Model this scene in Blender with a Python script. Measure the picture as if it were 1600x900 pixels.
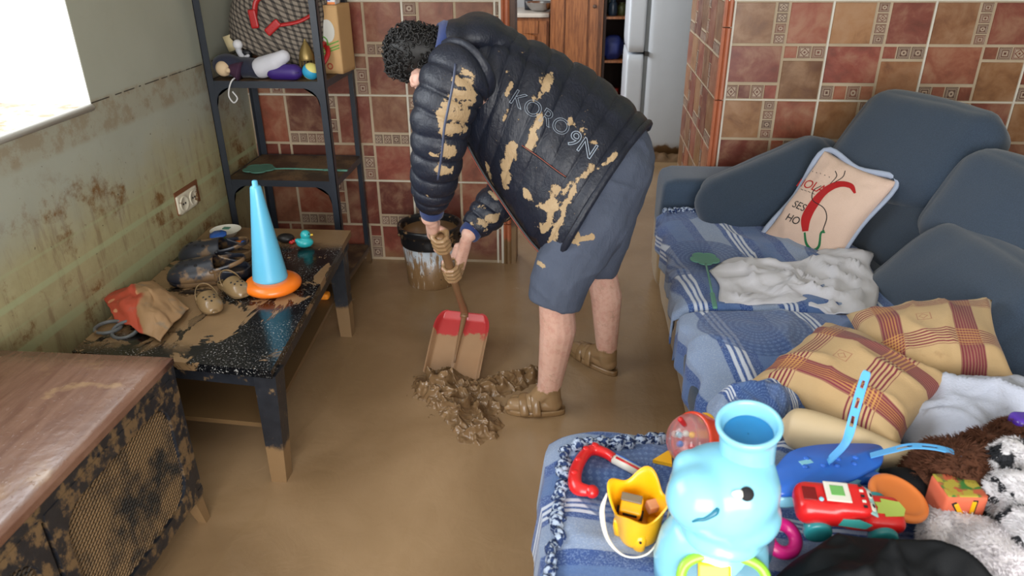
import bpy, bmesh, math, random
import numpy as np
from mathutils import Vector, Matrix, noise
from mathutils.bvhtree import BVHTree
random.seed(7); np.random.seed(7)
SC = bpy.context.scene
COL = SC.collection
for o in list(bpy.data.objects): bpy.data.objects.remove(o)
PI = math.pi
def V(*a): return Vector(a[0] if len(a) == 1 else a)

# ---------------------------------------------------------------- camera
FPX = 1154.76
pitch, yaw, roll = (math.radians(a) for a in (25.813, 5.255, -0.418))
_f = V(-math.sin(yaw)*math.cos(pitch), math.cos(yaw)*math.cos(pitch), -math.sin(pitch))
_r = V(math.cos(yaw), math.sin(yaw), 0); _u = _r.cross(_f)
CR = _r*math.cos(roll)+_u*math.sin(roll); CU = _u*math.cos(roll)-_r*math.sin(roll)
CP = V(0, 0, 1.65)
cam = bpy.data.objects.new('camera', bpy.data.cameras.new('camera')); COL.objects.link(cam)
M = Matrix((CR, CU, -_f)).transposed().to_4x4(); M.translation = CP
cam.matrix_world = M
cam.data.sensor_width = 36; cam.data.lens = 36*FPX/1600; cam.data.clip_start = .05
cam.data.dof.use_dof = True; cam.data.dof.focus_distance = 2.75; cam.data.dof.aperture_fstop = 4.0
SC.camera = cam
def ray(px, py): return _f + CR*((px-800)/FPX) - CU*((py-450)/FPX)
def aY(px, py, y): d = ray(px, py); return CP+d*((y-CP.y)/d.y)       # point on the plane Y = y
def aZ(px, py, z=0): d = ray(px, py); return CP+d*((z-CP.z)/d.z)      # point on the plane Z = z
def aX(px, py, x): d = ray(px, py); return CP+d*((x-CP.x)/d.x)

# ---------------------------------------------------------------- world, lights, exposure
SC.view_settings.view_transform = 'Standard'; SC.view_settings.look = 'None'
SC.view_settings.gamma = 1; SC.view_settings.use_curve_mapping = False
SC.view_settings.exposure = 0.25
W = bpy.data.worlds.new('sky'); SC.world = W; W.use_nodes = True
bg = W.node_tree.nodes['Background']; bg.inputs[0].default_value = (.86, .93, 1, 1); bg.inputs[1].default_value = 1.5
def area(name, loc, rot, sx, sy, power, col=(1, 1, 1)):
    l = bpy.data.lights.new(name, 'AREA'); l.shape = 'RECTANGLE'; l.size = sx; l.size_y = sy
    l.energy = power; l.color = col
    o = bpy.data.objects.new(name, l); COL.objects.link(o); o.location = loc; o.rotation_euler = rot
    return o
# daylight: through the left window; added fill from behind the camera and inside the kitchen
area('window_daylight', (-2.12, 1.5, 1.75), (0, -PI/2, 0), 1.2, 1.8, 40, (.93, .97, 1))
area('room_fill', (.3, -1.6, 1.35), (math.radians(80), 0, 0), 2.6, 2.0, 122, (1, .98, .95))  # added fill lamp for the room, set in an assumed door behind the camera
area('kitchen_fill', (-1.42, 5.6, 1.7), (0, -PI/2, 0), 1.0, 1.2, 40, (.95, .98, 1))  # added lamp to brighten the kitchen; its window is unseen and assumed

# ---------------------------------------------------------------- object helpers
def tag(o, label=None, cat=None, group=None, kind=None):
    if label: o['label'] = label
    if cat: o['category'] = cat
    if group: o['group'] = group
    if kind: o['kind'] = kind
    return o
def thing(name, label, cat, loc=(0, 0, 0), rot=(0, 0, 0), group=None):
    o = bpy.data.objects.new(name, None); COL.objects.link(o); o.empty_display_size = .05
    o.location = loc; o.rotation_euler = rot
    return tag(o, label, cat, group)
def mk(name, vf, mat, parent=None, smooth=True, world=False):
    """vf = (verts, faces[, uvs per vertex[, material index per face]]); world=True: coordinates are world ones"""
    v, f = vf[0], vf[1]
    me = bpy.data.meshes.new(name)
    if world and parent is not None:
        bpy.context.view_layer.update(); inv = parent.matrix_world.inverted()
        if parent.parent is not None: pass
        v = [inv @ Vector(p) for p in v]
    me.from_pydata([tuple(p) for p in v], [], [tuple(q) for q in f])
    for m in (mat if isinstance(mat, (list, tuple)) else [mat]): me.materials.append(m)
    if len(vf) > 2 and vf[2] is not None:
        uv = me.uv_layers.new(name='UVMap')
        idx = np.zeros(len(me.loops), dtype=np.int32); me.loops.foreach_get('vertex_index', idx)
        uv.data.foreach_set('uv', np.array([tuple(t)[:2] for t in vf[2]], dtype=np.float32)[idx].ravel())
    if len(vf) > 3 and vf[3] is not None: me.polygons.foreach_set('material_index', vf[3])
    me.polygons.foreach_set('use_smooth', [smooth]*len(me.polygons)); me.update()
    o = bpy.data.objects.new(name, me); COL.objects.link(o)
    if parent is not None: o.parent = parent
    return o
def struct(name, vf, mat, smooth=False): return tag(mk(name, vf, mat, None, smooth), kind='structure')
def one(name, label, cat, vf, mat, group=None, smooth=True): return tag(mk(name, vf, mat, None, smooth), label, cat, group)
def dup(root, loc=None, rot=None, label=None, scale=None):
    r = root.copy(); COL.objects.link(r)
    if loc is not None: r.location = loc
    if rot is not None: r.rotation_euler = rot
    if scale is not None: r.scale = scale
    if label: r['label'] = label
    for ch in list(root.children):
        c = ch.copy(); COL.objects.link(c); c.parent = r
        for g in list(ch.children):
            d = g.copy(); COL.objects.link(d); d.parent = c
    return r
def mod_sub(o, lv=1):
    m = o.modifiers.new('subdivision', 'SUBSURF'); m.levels = lv; m.render_levels = lv; return o
def mod_solid(o, t, off=0):
    m = o.modifiers.new('thickness', 'SOLIDIFY'); m.thickness = t; m.offset = off; return o
def mod_bevel(o, w, seg=2):
    m = o.modifiers.new('bevel', 'BEVEL'); m.width = w; m.segments = seg; m.limit_method = 'ANGLE'; return o

# ---------------------------------------------------------------- geometry: everything returns (verts, faces[, uvs])
def join(*parts):
    v, f = [], []
    uv = [] if all(len(p) > 2 and p[2] is not None for p in parts) else None
    for p in parts:
        n = len(v); v += [Vector(a) for a in p[0]]; f += [tuple(i+n for i in q) for q in p[1]]
        if uv is not None: uv += list(p[2])
    return v, f, uv
def xf(vf, m):
    return ([m @ Vector(p) for p in vf[0]],)+tuple(vf[1:])
def mv(vf, x, y, z): return xf(vf, Matrix.Translation((x, y, z)))
def frame(origin, x, z):
    """matrix with local Z along z and local X near x"""
    z = Vector(z).normalized(); x = Vector(x); x = (x-z*x.dot(z)).normalized(); y = z.cross(x)
    m = Matrix((x, y, z)).transposed().to_4x4(); m.translation = Vector(origin); return m
def box(x0, y0, z0, x1, y1, z1):
    v = [V(x, y, z) for z in (z0, z1) for y in (y0, y1) for x in (x0, x1)]
    return v, [(0, 2, 3, 1), (4, 5, 7, 6), (0, 1, 5, 4), (2, 6, 7, 3), (0, 4, 6, 2), (1, 3, 7, 5)]
def cbox(cx, cy, cz, sx, sy, sz): return box(cx-sx/2, cy-sy/2, cz-sz/2, cx+sx/2, cy+sy/2, cz+sz/2)
def cushion(sx, sy, sz, r=.05, puff=0.0, n=12, wr=0.0, seed=0):
    """rounded soft box centred on the origin"""
    v, f, key = [], [], {}
    hs = (sx/2, sy/2, sz/2)
    def vid(a, b, c):
        k = (a, b, c)
        if k not in key:
            t = [a/n*2-1, b/n*2-1, c/n*2-1]
            t = [math.copysign(abs(q)**.75, q) for q in t]
            p = [t[i]*hs[i] for i in range(3)]
            inn = [max(-hs[i]+r, min(hs[i]-r, p[i])) for i in range(3)]
            d = Vector([p[i]-inn[i] for i in range(3)])
            q = Vector(inn)+(d.normalized()*r if d.length > 1e-9 else d)
            for i in range(3):
                j, l = (i+1) % 3, (i+2) % 3
                q[i] *= 1+puff*(1-min(1, abs(t[j]))**2)*(1-min(1, abs(t[l]))**2)
            if wr: q += q.normalized()*noise.noise(q*7+V(seed, 3*seed, 1))*wr
            key[k] = len(v); v.append(q)
        return key[k]
    for a in range(n):
        for b in range(n):
            f.append((vid(a, b, 0), vid(a, b+1, 0), vid(a+1, b+1, 0), vid(a+1, b, 0)))
            f.append((vid(a, b, n), vid(a+1, b, n), vid(a+1, b+1, n), vid(a, b+1, n)))
            f.append((vid(a, 0, b), vid(a+1, 0, b), vid(a+1, 0, b+1), vid(a, 0, b+1)))
            f.append((vid(a, n, b), vid(a, n, b+1), vid(a+1, n, b+1), vid(a+1, n, b)))
            f.append((vid(0, a, b), vid(0, a, b+1), vid(0, a+1, b+1), vid(0, a+1, b)))
            f.append((vid(n, a, b), vid(n, a+1, b), vid(n, a+1, b+1), vid(n, a, b+1)))
    return v, f
def loft(rings, caps=True, closed=True):
    n = len(rings[0]); v = [Vector(p) for r in rings for p in r]; f = []
    m = n if closed else n-1
    for i in range(len(rings)-1):
        for j in range(m):
            k = (j+1) % n
            f.append((i*n+j, i*n+k, (i+1)*n+k, (i+1)*n+j))
    uv = [(j/max(1, n-1), i/max(1, len(rings)-1)) for i in range(len(rings)) for j in range(n)]
    if caps and closed:
        for base, rev in ((0, True), ((len(rings)-1)*n, False)):
            c = sum((v[base+j] for j in range(n)), V(0, 0, 0))/n
            ci = len(v); v.append(c); uv.append(uv[base])
            for j in range(n):
                k = (j+1) % n
                f.append((ci, base+k, base+j) if rev else (ci, base+j, base+k))
    return v, f, uv
def cat(pts, n=8):
    """Catmull-Rom through points (tuples of any length) -> list of tuples"""
    P = [np.array(p, float) for p in pts]; P = [2*P[0]-P[1]]+P+[2*P[-1]-P[-2]]; out = []
    for i in range(1, len(P)-2):
        for k in range(n):
            t = k/n
            out.append(.5*((2*P[i])+(-P[i-1]+P[i+1])*t+(2*P[i-1]-5*P[i]+4*P[i+1]-P[i+2])*t*t+(-P[i-1]+3*P[i]-3*P[i+1]+P[i+2])*t**3))
    out.append(P[-2]); return out
def tube(path, rad, n=12, caps=True, smooth=0, flat=1.0, up=None, rmod=None):
    """swept tube; rad a number or one per point; flat squeezes the second axis"""
    pts = [Vector(p) for p in path]
    rr = [rad]*len(pts) if isinstance(rad, (int, float)) else list(rad)
    if smooth:
        q = cat([tuple(p)+(r,) for p, r in zip(pts, rr)], smooth)
        pts = [V(a[0], a[1], a[2]) for a in q]; rr = [max(1e-4, a[3]) for a in q]
    rings = []; t0 = (pts[1]-pts[0]).normalized()
    nx = t0.orthogonal().normalized() if up is None else (Vector(up)-t0*t0.dot(Vector(up))).normalized()
    for i, p in enumerate(pts):
        t = (pts[min(i+1, len(pts)-1)]-pts[max(i-1, 0)]).normalized()
        nx = (nx-t*t.dot(nx)).normalized(); ny = t.cross(nx); r = rr[i]
        ring = []
        for j in range(n):
            a = 2*PI*j/n; q = r*(rmod(i/(len(pts)-1), a) if rmod else 1)
            ring.append(p+nx*math.cos(a)*q+ny*math.sin(a)*q*flat)
        rings.append(ring)
    return loft(rings, caps)
def capsule(a, b, ra, rb=None, n=16, k=6):
    rb = ra if rb is None else rb; a, b = Vector(a), Vector(b); d = b-a
    L = d.length; d = d/L if L > 1e-6 else V(0, 0, 1); pts, rr = [], []
    for i in range(k): t = PI/2*(1-i/k); pts.append(a-d*ra*math.sin(t)); rr.append(max(1e-4, ra*math.cos(t)))
    pts.append(a); rr.append(ra); pts.append(b if L > 1e-6 else a+d*1e-4); rr.append(rb)
    for i in range(1, k+1): t = PI/2*i/k; pts.append(b+d*rb*math.sin(t)); rr.append(max(1e-4, rb*math.cos(t)))
    return tube(pts, rr, n)
def chain(pts, rad, n=16):
    return join(*[capsule(pts[i], pts[i+1], rad[i], rad[i+1], n) for i in range(len(pts)-1)])
def lathe(prof, n=32, caps=True, rmod=None):
    """profile [(r, z), ...] about Z"""
    rings = [[V(r*math.cos(2*PI*j/n), r*math.sin(2*PI*j/n), z)*1 if not rmod else V(r*rmod(2*PI*j/n, z)*math.cos(2*PI*j/n), r*rmod(2*PI*j/n, z)*math.sin(2*PI*j/n), z) for j in range(n)] for r, z in prof]
    return loft(rings, caps)
def sprof(pts, n=6): return [(max(1e-4, a[0]), a[1]) for a in cat(pts, n)]
def ell(c, rx, ry, rz, n=24, m=14):
    rings = []
    for i in range(m+1):
        t = -PI/2+PI*i/m; rr = max(1e-3, math.cos(t))
        rings.append([V(c[0]+rx*rr*math.cos(2*PI*j/n), c[1]+ry*rr*math.sin(2*PI*j/n), c[2]+rz*math.sin(t)) for j in range(n)])
    return loft(rings)
def torus(R_, r, n=32, m=12, a0=0, a1=2*PI, flat=1.0):
    full = abs(a1-a0-2*PI) < 1e-6
    rings = []
    for i in range(n if full else n+1):
        a = a0+(a1-a0)*i/n
        rings.append([V((R_+r*math.cos(2*PI*j/m))*math.cos(a), (R_+r*math.cos(2*PI*j/m))*math.sin(a), flat*r*math.sin(2*PI*j/m)) for j in range(m)])
    if not full: return loft(rings)
    v, f, uv = loft(rings, caps=False); k = (n-1)*m
    f += [(k+j, k+(j+1) % m, (j+1) % m, j) for j in range(m)]
    return v, f, uv
def prism(poly, t, bev=0.0):
    """2D outline extruded along Z, centred on z=0, optional chamfer"""
    n = len(poly); c = V(sum(p[0] for p in poly)/n, sum(p[1] for p in poly)/n, 0); rings = []
    for z, k in (((-t/2, bev), (-t/2+bev, 0), (t/2-bev, 0), (t/2, bev)) if bev else ((-t/2, 0), (t/2, 0))):
        r = []
        for p in poly:
            d = V(p[0], p[1], 0)-c; L = d.length
            q = c+d*((L-k)/L); r.append(V(q.x, q.y, z))
        rings.append(r)
    return loft(rings)
def grid(fn, nu, nv):
    v = [Vector(fn(i/nu, j/nv)) for j in range(nv+1) for i in range(nu+1)]
    f = [(j*(nu+1)+i, j*(nu+1)+i+1, (j+1)*(nu+1)+i+1, (j+1)*(nu+1)+i) for j in range(nv) for i in range(nu)]
    return v, f, [(i/nu, j/nv) for j in range(nv+1) for i in range(nu+1)]
def pillow(sx, sy, t, n=26, pull=.06, wr=.006, seed=0):
    """stuffed pillow, two faces sharing a seam; uv over the face"""
    v, f, uv, idx = [], [], [], {}
    for s in (1, -1):
        for j in range(n+1):
            for i in range(n+1):
                edge = i in (0, n) or j in (0, n)
                if edge and (i, j, 1) in idx: idx[(i, j, s)] = idx[(i, j, 1)]; continue
                a, b = i/n*2-1, j/n*2-1
                a = math.copysign(abs(a)**.85, a); b = math.copysign(abs(b)**.85, b)
                h = ((1-a*a)*(1-b*b))**.45*t/2
                kx = 1-pull*(1-b*b)*1; ky = 1-pull*(1-a*a)
                p = V(a*sx/2*kx, b*sy/2*ky, s*h)
                w = noise.noise(V(a*2.2+seed, b*2.2, s*3))*wr*1.6+noise.noise(V(a*6+seed, b*6, s))*wr*(.3+abs(a*b))
                p.z += w*(0 if edge else 1)*s
                idx[(i, j, s)] = len(v); v.append(p); uv.append((i/n, j/n))
        for j in range(n):
            for i in range(n):
                q = [idx[(i, j, s)], idx[(i+1, j, s)], idx[(i+1, j+1, s)], idx[(i, j+1, s)]]
                f.append(tuple(q if s > 0 else q[::-1]))
    return v, f, uv
def fuse(vf, voxel, it=4, fac=.5):
    """union of overlapping closed shapes into one continuous skin"""
    me = bpy.data.meshes.new('tmp'); me.from_pydata([tuple(p) for p in vf[0]], [], [tuple(q) for q in vf[1]])
    o = bpy.data.objects.new('tmp', me); COL.objects.link(o)
    m = o.modifiers.new('r', 'REMESH'); m.mode = 'VOXEL'; m.voxel_size = voxel
    m = o.modifiers.new('s', 'SMOOTH'); m.factor = fac; m.iterations = it
    dg = bpy.context.evaluated_depsgraph_get(); dg.update()
    e = o.evaluated_get(dg).to_mesh()
    v = [p.co.copy() for p in e.vertices]; f = [tuple(p.vertices) for p in e.polygons]
    bpy.data.objects.remove(o); bpy.data.meshes.remove(me)
    return v, f
def fbm(p, o=4):
    s, a = 0, 1
    for _ in range(o): s += noise.noise(p)*a; p = p*2.03; a *= .5
    return s
def bvh(vf): return BVHTree.FromPolygons([Vector(p) for p in vf[0]], [tuple(q) for q in vf[1]])
def hit(bv, px, py):
    h = bv.ray_cast(CP, ray(px, py).normalized()); return h[0], h[1]
def vattr(o, name, fn):
    a = o.data.attributes.new(name, 'FLOAT', 'POINT'); a.data.foreach_set('value', [float(fn(v.co)) for v in o.data.vertices])
def segd(p, a, b):
    ab = b-a; t = 0 if ab.length < 1e-9 else max(0, min(1, (p-a).dot(ab)/ab.dot(ab))); return (p-(a+ab*t)).length

# ---------------------------------------------------------------- materials
def lin(c):
    c = c/255; return c/12.92 if c <= .04045 else ((c+.055)/1.055)**2.4
def C(r, g, b): return (lin(r), lin(g), lin(b), 1)
class Mat:
    def __init__(s, name):
        s.m = bpy.data.materials.new(name); s.m.use_nodes = True; s.t = s.m.node_tree
        s.n = s.t.nodes; s.b = s.n['Principled BSDF']; s.l = s.t.links
    def _in(s, sock, v):
        if v is None: return
        if hasattr(v, 'is_linked') or isinstance(v, bpy.types.NodeSocket): s.l.new(v, sock)
        else:
            if sock.type == 'RGBA' and not hasattr(v, '__len__'): v = (v, v, v, 1)
            if sock.type == 'VECTOR' and not hasattr(v, '__len__'): v = (v, v, v)
            sock.default_value = v
    def co(s, k='Object'): return s.n.new('ShaderNodeTexCoord').outputs[k]
    def pos(s): return s.n.new('ShaderNodeNewGeometry').outputs['Position']
    def attr(s, a, out='Fac'):
        n = s.n.new('ShaderNodeAttribute'); n.attribute_name = a; return n.outputs[out]
    def noise(s, scale, detail=3, rough=.5, vec=None, dist=0):
        n = s.n.new('ShaderNodeTexNoise'); n.inputs['Scale'].default_value = scale; n.inputs['Detail'].default_value = detail
        n.inputs['Roughness'].default_value = rough; n.inputs['Distortion'].default_value = dist
        s._in(n.inputs['Vector'], vec if vec is not None else s.pos()); return n.outputs['Fac']
    def voro(s, scale, vec=None, feat='F1', out='Distance'):
        n = s.n.new('ShaderNodeTexVoronoi'); n.feature = feat; n.inputs['Scale'].default_value = scale
        s._in(n.inputs['Vector'], vec if vec is not None else s.pos()); return n.outputs[out]
    def math(s, op, a, b=None, c=None, clamp=False):
        n = s.n.new('ShaderNodeMath'); n.operation = op; n.use_clamp = clamp
        for i, x in enumerate((a, b, c)): s._in(n.inputs[i], x)
        return n.outputs[0]
    def mix(s, f, a, b, mode='MIX'):
        n = s.n.new('ShaderNodeMix'); n.data_type = 'RGBA'; n.blend_type = mode
        s._in(n.inputs[0], f); s._in(n.inputs[6], a); s._in(n.inputs[7], b); return n.outputs[2]
    def sep(s, v):
        n = s.n.new('ShaderNodeSeparateXYZ'); s._in(n.inputs[0], v); return n.outputs
    def comb(s, x, y, z=0):
        n = s.n.new('ShaderNodeCombineXYZ'); s._in(n.inputs[0], x); s._in(n.inputs[1], y); s._in(n.inputs[2], z); return n.outputs[0]
    def vscale(s, v, sc):
        n = s.n.new('ShaderNodeVectorMath'); n.operation = 'MULTIPLY'; s._in(n.inputs[0], v); n.inputs[1].default_value = sc; return n.outputs[0]
    def step(s, v, lo, hi):
        """smooth 0..1 between lo and hi"""
        n = s.n.new('ShaderNodeMapRange'); n.interpolation_type = 'SMOOTHSTEP'
        s._in(n.inputs[0], v); s._in(n.inputs[1], lo); s._in(n.inputs[2], hi); return n.outputs[0]
    def bump(s, h, strength=.3, dist=.01):
        n = s.n.new('ShaderNodeBump'); n.inputs['Strength'].default_value = strength; n.inputs['Distance'].default_value = dist
        s._in(n.inputs['Height'], h); s.l.new(n.outputs[0], s.b.inputs['Normal']); return n
    def out(s, col=None, rough=None, **k):
        s._in(s.b.inputs['Base Color'], col); s._in(s.b.inputs['Roughness'], rough)
        for a, v in k.items(): s._in(s.b.inputs[a.replace('_', ' ')], v)
        return s.m
MUD = C(136, 108, 76); MUDD = C(108, 82, 54)
def plain(name, col, rough=.5, var=.12, scale=12, bump=0, bscale=60, mud=0.0, mudz=None, **k):
    """a coloured surface with slight wear; mud = share of it splashed with mud; mudz = caked below that height"""
    m = Mat(name)
    dark = tuple(c*(1-var) for c in col[:3])+(1,)
    c = m.mix(m.noise(scale, 4), dark, tuple(min(1, x*(1+var*.6)) for x in col[:3])+(1,))
    r = rough
    if mud or mudz is not None:
        nz = m.noise(scale*1.2, 6, .65)
        mask = m.step(nz, 1-mud-.12 if mud < 1 else -1, 1-mud+.0 if mud < 1 else 0) if mud else 0.0
        mask = m.step(nz, .62-mud*.35, .66-mud*.35) if mud else 0.0
        if mudz is not None:
            z = m.sep(m.pos())[2]
            mz = m.step(m.math('ADD', z, m.math('MULTIPLY', m.math('SUBTRACT', m.noise(9, 4), .5), .14)), mudz+.015, mudz-.015)
            mask = m.math('MAXIMUM', mask, mz)
        c = m.mix(mask, c, m.mix(m.noise(25, 4), MUDD, MUD))
        r = m.math('ADD', m.math('MULTIPLY', mask, .38-rough), rough)
    if bump: m.bump(m.noise(bscale, 4), bump, .004)
    return m.out(c, r, **k)
def plastic(name, col, rough=.25, mud=.0, **k): return plain(name, col, rough, .03, 8, 0, 60, mud, None, Coat_Weight=.3, Coat_Roughness=.15, **k)
def fabric(name, col, var=.15, bump=.35, scale=350, mudz=None, mud=0.0, rough=.9): return plain(name, col, rough, var, 14, bump, scale, mud, mudz, Sheen_Weight=.15)
# ================================================================= THE SETTING
WL, WB, WR, YN, CE = -1.694, 3.712, 2.75, -1.7, 2.6
DL, DR = -.34, .66                     # kitchen opening in the back wall
# ---- materials of the shell
m = Mat('wet_mud_floor')
n1 = m.noise(1.6, 4, .55, dist=.6); n2 = m.noise(9, 5, .6, dist=1.2)
sw = m.noise(1.0, 5, .6, m.vscale(m.pos(), (9, 2.6, 1)), 1.5)
c = m.mix(m.step(n1, .35, .7), C(142, 115, 84), C(160, 132, 100))
c = m.mix(m.math('MULTIPLY', m.step(sw, .55, .75), .5), c, C(150, 123, 90))
m.bump(m.math('ADD', m.math('MULTIPLY', n2, .5), m.math('ADD', m.math('MULTIPLY', sw, .5), m.math('MULTIPLY', m.noise(60, 3), .03))), .30, .012)
MudFloor = m.out(c, m.math('ADD', m.math('MULTIPLY', n2, .16), .16), Specular_IOR_Level=.5)

m = Mat('stained_plaster')
p = m.pos(); s = m.sep(p); z = s[2]
nz = m.noise(2.2, 5, .6); nf = m.noise(14, 6, .7); ns = m.noise(3, 5, .65, m.vscale(p, (1, 2.2, .35)))
c = m.mix(m.noise(5, 4), C(158, 160, 146), C(172, 175, 162))
zz = m.math('ADD', z, m.math('MULTIPLY', m.math('SUBTRACT', nz, .5), .55))
low = m.step(zz, .98, .62)                                        # flood stain, fading upwards
drp = m.noise(9, 6, .7, m.vscale(p, (1, 3.2, .45)))
och = m.mix(nf, C(146, 132, 84), C(184, 174, 128))
och = m.mix(m.math('MULTIPLY', m.step(drp, .5, .66), .7), och, C(126, 98, 56))
c = m.mix(m.math('MULTIPLY', low, .82), c, och)
bl = m.math('MULTIPLY', m.step(zz, 1.02, .8), m.step(m.noise(4.5, 6, .72), .50, .62))
c = m.mix(m.math('MULTIPLY', bl, m.step(nf, .35, .6)), c, C(118, 84, 44))
band = m.math('MULTIPLY', m.step(z, 1.135, 1.115), m.step(z, .99, 1.02))   # dirty band under the scratch line
c = m.mix(m.math('MULTIPLY', band, m.math('MULTIPLY', m.step(m.noise(11, 5, .7), .45, .6), .6)), c, C(134, 112, 84))
c = m.mix(m.math('MULTIPLY', band, .35), c, C(150, 140, 116))
for zc, w, a in ((.636, .009, .85), (.482, .015, .85), (.73, .003, .4), (.56, .002, .4)):
    d = m.math('ABSOLUTE', m.math('SUBTRACT', z, zc))
    c = m.mix(m.math('MULTIPLY', m.step(d, w+.006, w-.002), m.math('MULTIPLY', m.step(ns, .25, .5), a)), c, C(166, 172, 132))
c = m.mix(m.math('MULTIPLY', m.step(m.noise(55, 3, .6), .70, .74), m.step(z, 1.15, 1.0)), c, C(70, 52, 30))
ck = m.math('MULTIPLY', m.step(m.math('ABSOLUTE', m.math('SUBTRACT', z, 1.118)), .0032, .001), m.step(m.noise(30, 5), .42, .5))
c = m.mix(ck, c, C(50, 44, 36))
c = m.mix(m.step(m.math('ADD', z, m.math('MULTIPLY', nf, .1)), .17, .09), c, C(96, 76, 50))
m.bump(m.noise(30, 5), .15, .004)
Plaster = m.out(c, .62)

m = Mat('green_plaster'); Green = m.out(m.mix(m.noise(6, 4), C(178, 186, 158), C(160, 170, 140)), .7)
White = plain('white_reveal', C(225, 226, 222), .7, .06)
m = Mat('ceiling_paint'); Ceil = m.out(C(205, 204, 196), .8)
KWhite = plain('kitchen_paint', C(196, 198, 200), .7, .08, mudz=.12)

m = Mat('terracotta_tile')
base = m.attr('Col', 'Color')
nm = m.noise(9, 6, .62, dist=.4)
c = m.mix(m.math('MULTIPLY', m.step(nm, .42, .72), .45), base, C(176, 142, 112))
c = m.mix(m.math('MULTIPLY', m.step(nm, .5, .28), .5), c, C(82, 44, 32))
z = m.sep(m.pos())[2]
mz = m.step(m.math('ADD', z, m.math('MULTIPLY', m.noise(8, 5), .16)), .18, .06)
c = m.mix(mz, c, C(128, 96, 66))
c = m.mix(m.math('MULTIPLY', m.step(m.noise(3, 6, .7), .52, .72), .25), c, C(150, 120, 92))
m.bump(m.noise(22, 4), .12, .004)
Tile = m.out(c, m.math('ADD', m.math('MULTIPLY', m.noise(20, 4), .25), .22))

m = Mat('decor_tile')
u = m.sep(m.co('UV')); a = m.attr('Col', 'Color'); kind = m.sep(a)[0]
x = m.math('SUBTRACT', m.math('FRACT', u[0]), .5); y = m.math('SUBTRACT', m.math('FRACT', u[1]), .5)
ax, ay = m.math('ABSOLUTE', x), m.math('ABSOLUTE', y)
sq = m.math('MAXIMUM', ax, ay); di = m.math('ADD', ax, ay); ci = m.math('SQRT', m.math('ADD', m.math('MULTIPLY', x, x), m.math('MULTIPLY', y, y)))
def ringm(d, r, w): return m.step(m.math('ABSOLUTE', m.math('SUBTRACT', d, r)), w+.02, w-.01)
fr = m.math('MAXIMUM', ringm(sq, .40, .02), ringm(sq, .49, .012))
pa = m.math('MAXIMUM', ringm(sq, .27, .035), m.step(sq, .13, .08))
pb = m.math('MAXIMUM', ringm(ci, .27, .03), m.math('MAXIMUM', m.step(ci, .11, .06), m.math('MULTIPLY', m.step(ci, .29, .33), m.step(sq, .34, .30))))
pc = m.math('MAXIMUM', ringm(di, .34, .04), m.step(di, .14, .09))
pt = m.mix(m.step(kind, .33, .34), pa, m.mix(m.step(kind, .66, .67), pb, pc))
g = m.math('MAXIMUM', fr, pt)
c = m.mix(m.noise(14, 4), C(150, 128, 108), C(184, 164, 144))
c = m.mix(g, c, m.mix(m.sep(a)[1], C(72, 48, 38), C(116, 62, 44)))
c = m.mix(m.math('MULTIPLY', mz, 1), c, C(128, 96, 66)) if False else c
m.bump(m.math('SUBTRACT', 1.0, g), .4, .003)
Decor = m.out(c, .4)
m = Mat('grout')
Grout = m.out(m.mix(m.noise(6, 5), C(150, 128, 102), C(196, 180, 156)), .85)
m = Mat('white_grout')
WGrout = m.out(m.mix(m.noise(8, 5), C(190, 182, 166), C(226, 222, 212)), .8)

# ---- tiled wall: one mesh with raised tiles; each module is the printed layout of the photo
REDS = [(132, 72, 54), (138, 80, 60), (122, 62, 50), (142, 92, 70), (128, 66, 54), (112, 58, 48)]
TANS = [(132, 92, 60), (142, 102, 68), (124, 86, 56), (136, 92, 62)]
def module(rot):
    """list of (x0,y0,x1,y1,kind) in 0..1, y down; kind t = tan, r = red, s = small plain, d = decor"""
    L = [(0, 0, .425, .42, 't'), (.575, 0, 1, .42, 'r'), (0, .435, .555, .825, 'r'), (.57, .585, 1, 1, 't')]
    for i in range(4): L.append((.44, .105*i, .56, .105*(i+1), 'd'))
    for i, k in enumerate('dsds'): L.append((.139*i, .845, .139*(i+1), 1, k))
    for i, k in enumerate('sdd'): L.append((.57+.143*i, .435, .57+.143*(i+1), .57, k))
    if rot: L = [(1-y1, x0, 1-y0, x1, k) for x0, y0, x1, y1, k in L]
    return L
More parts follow.
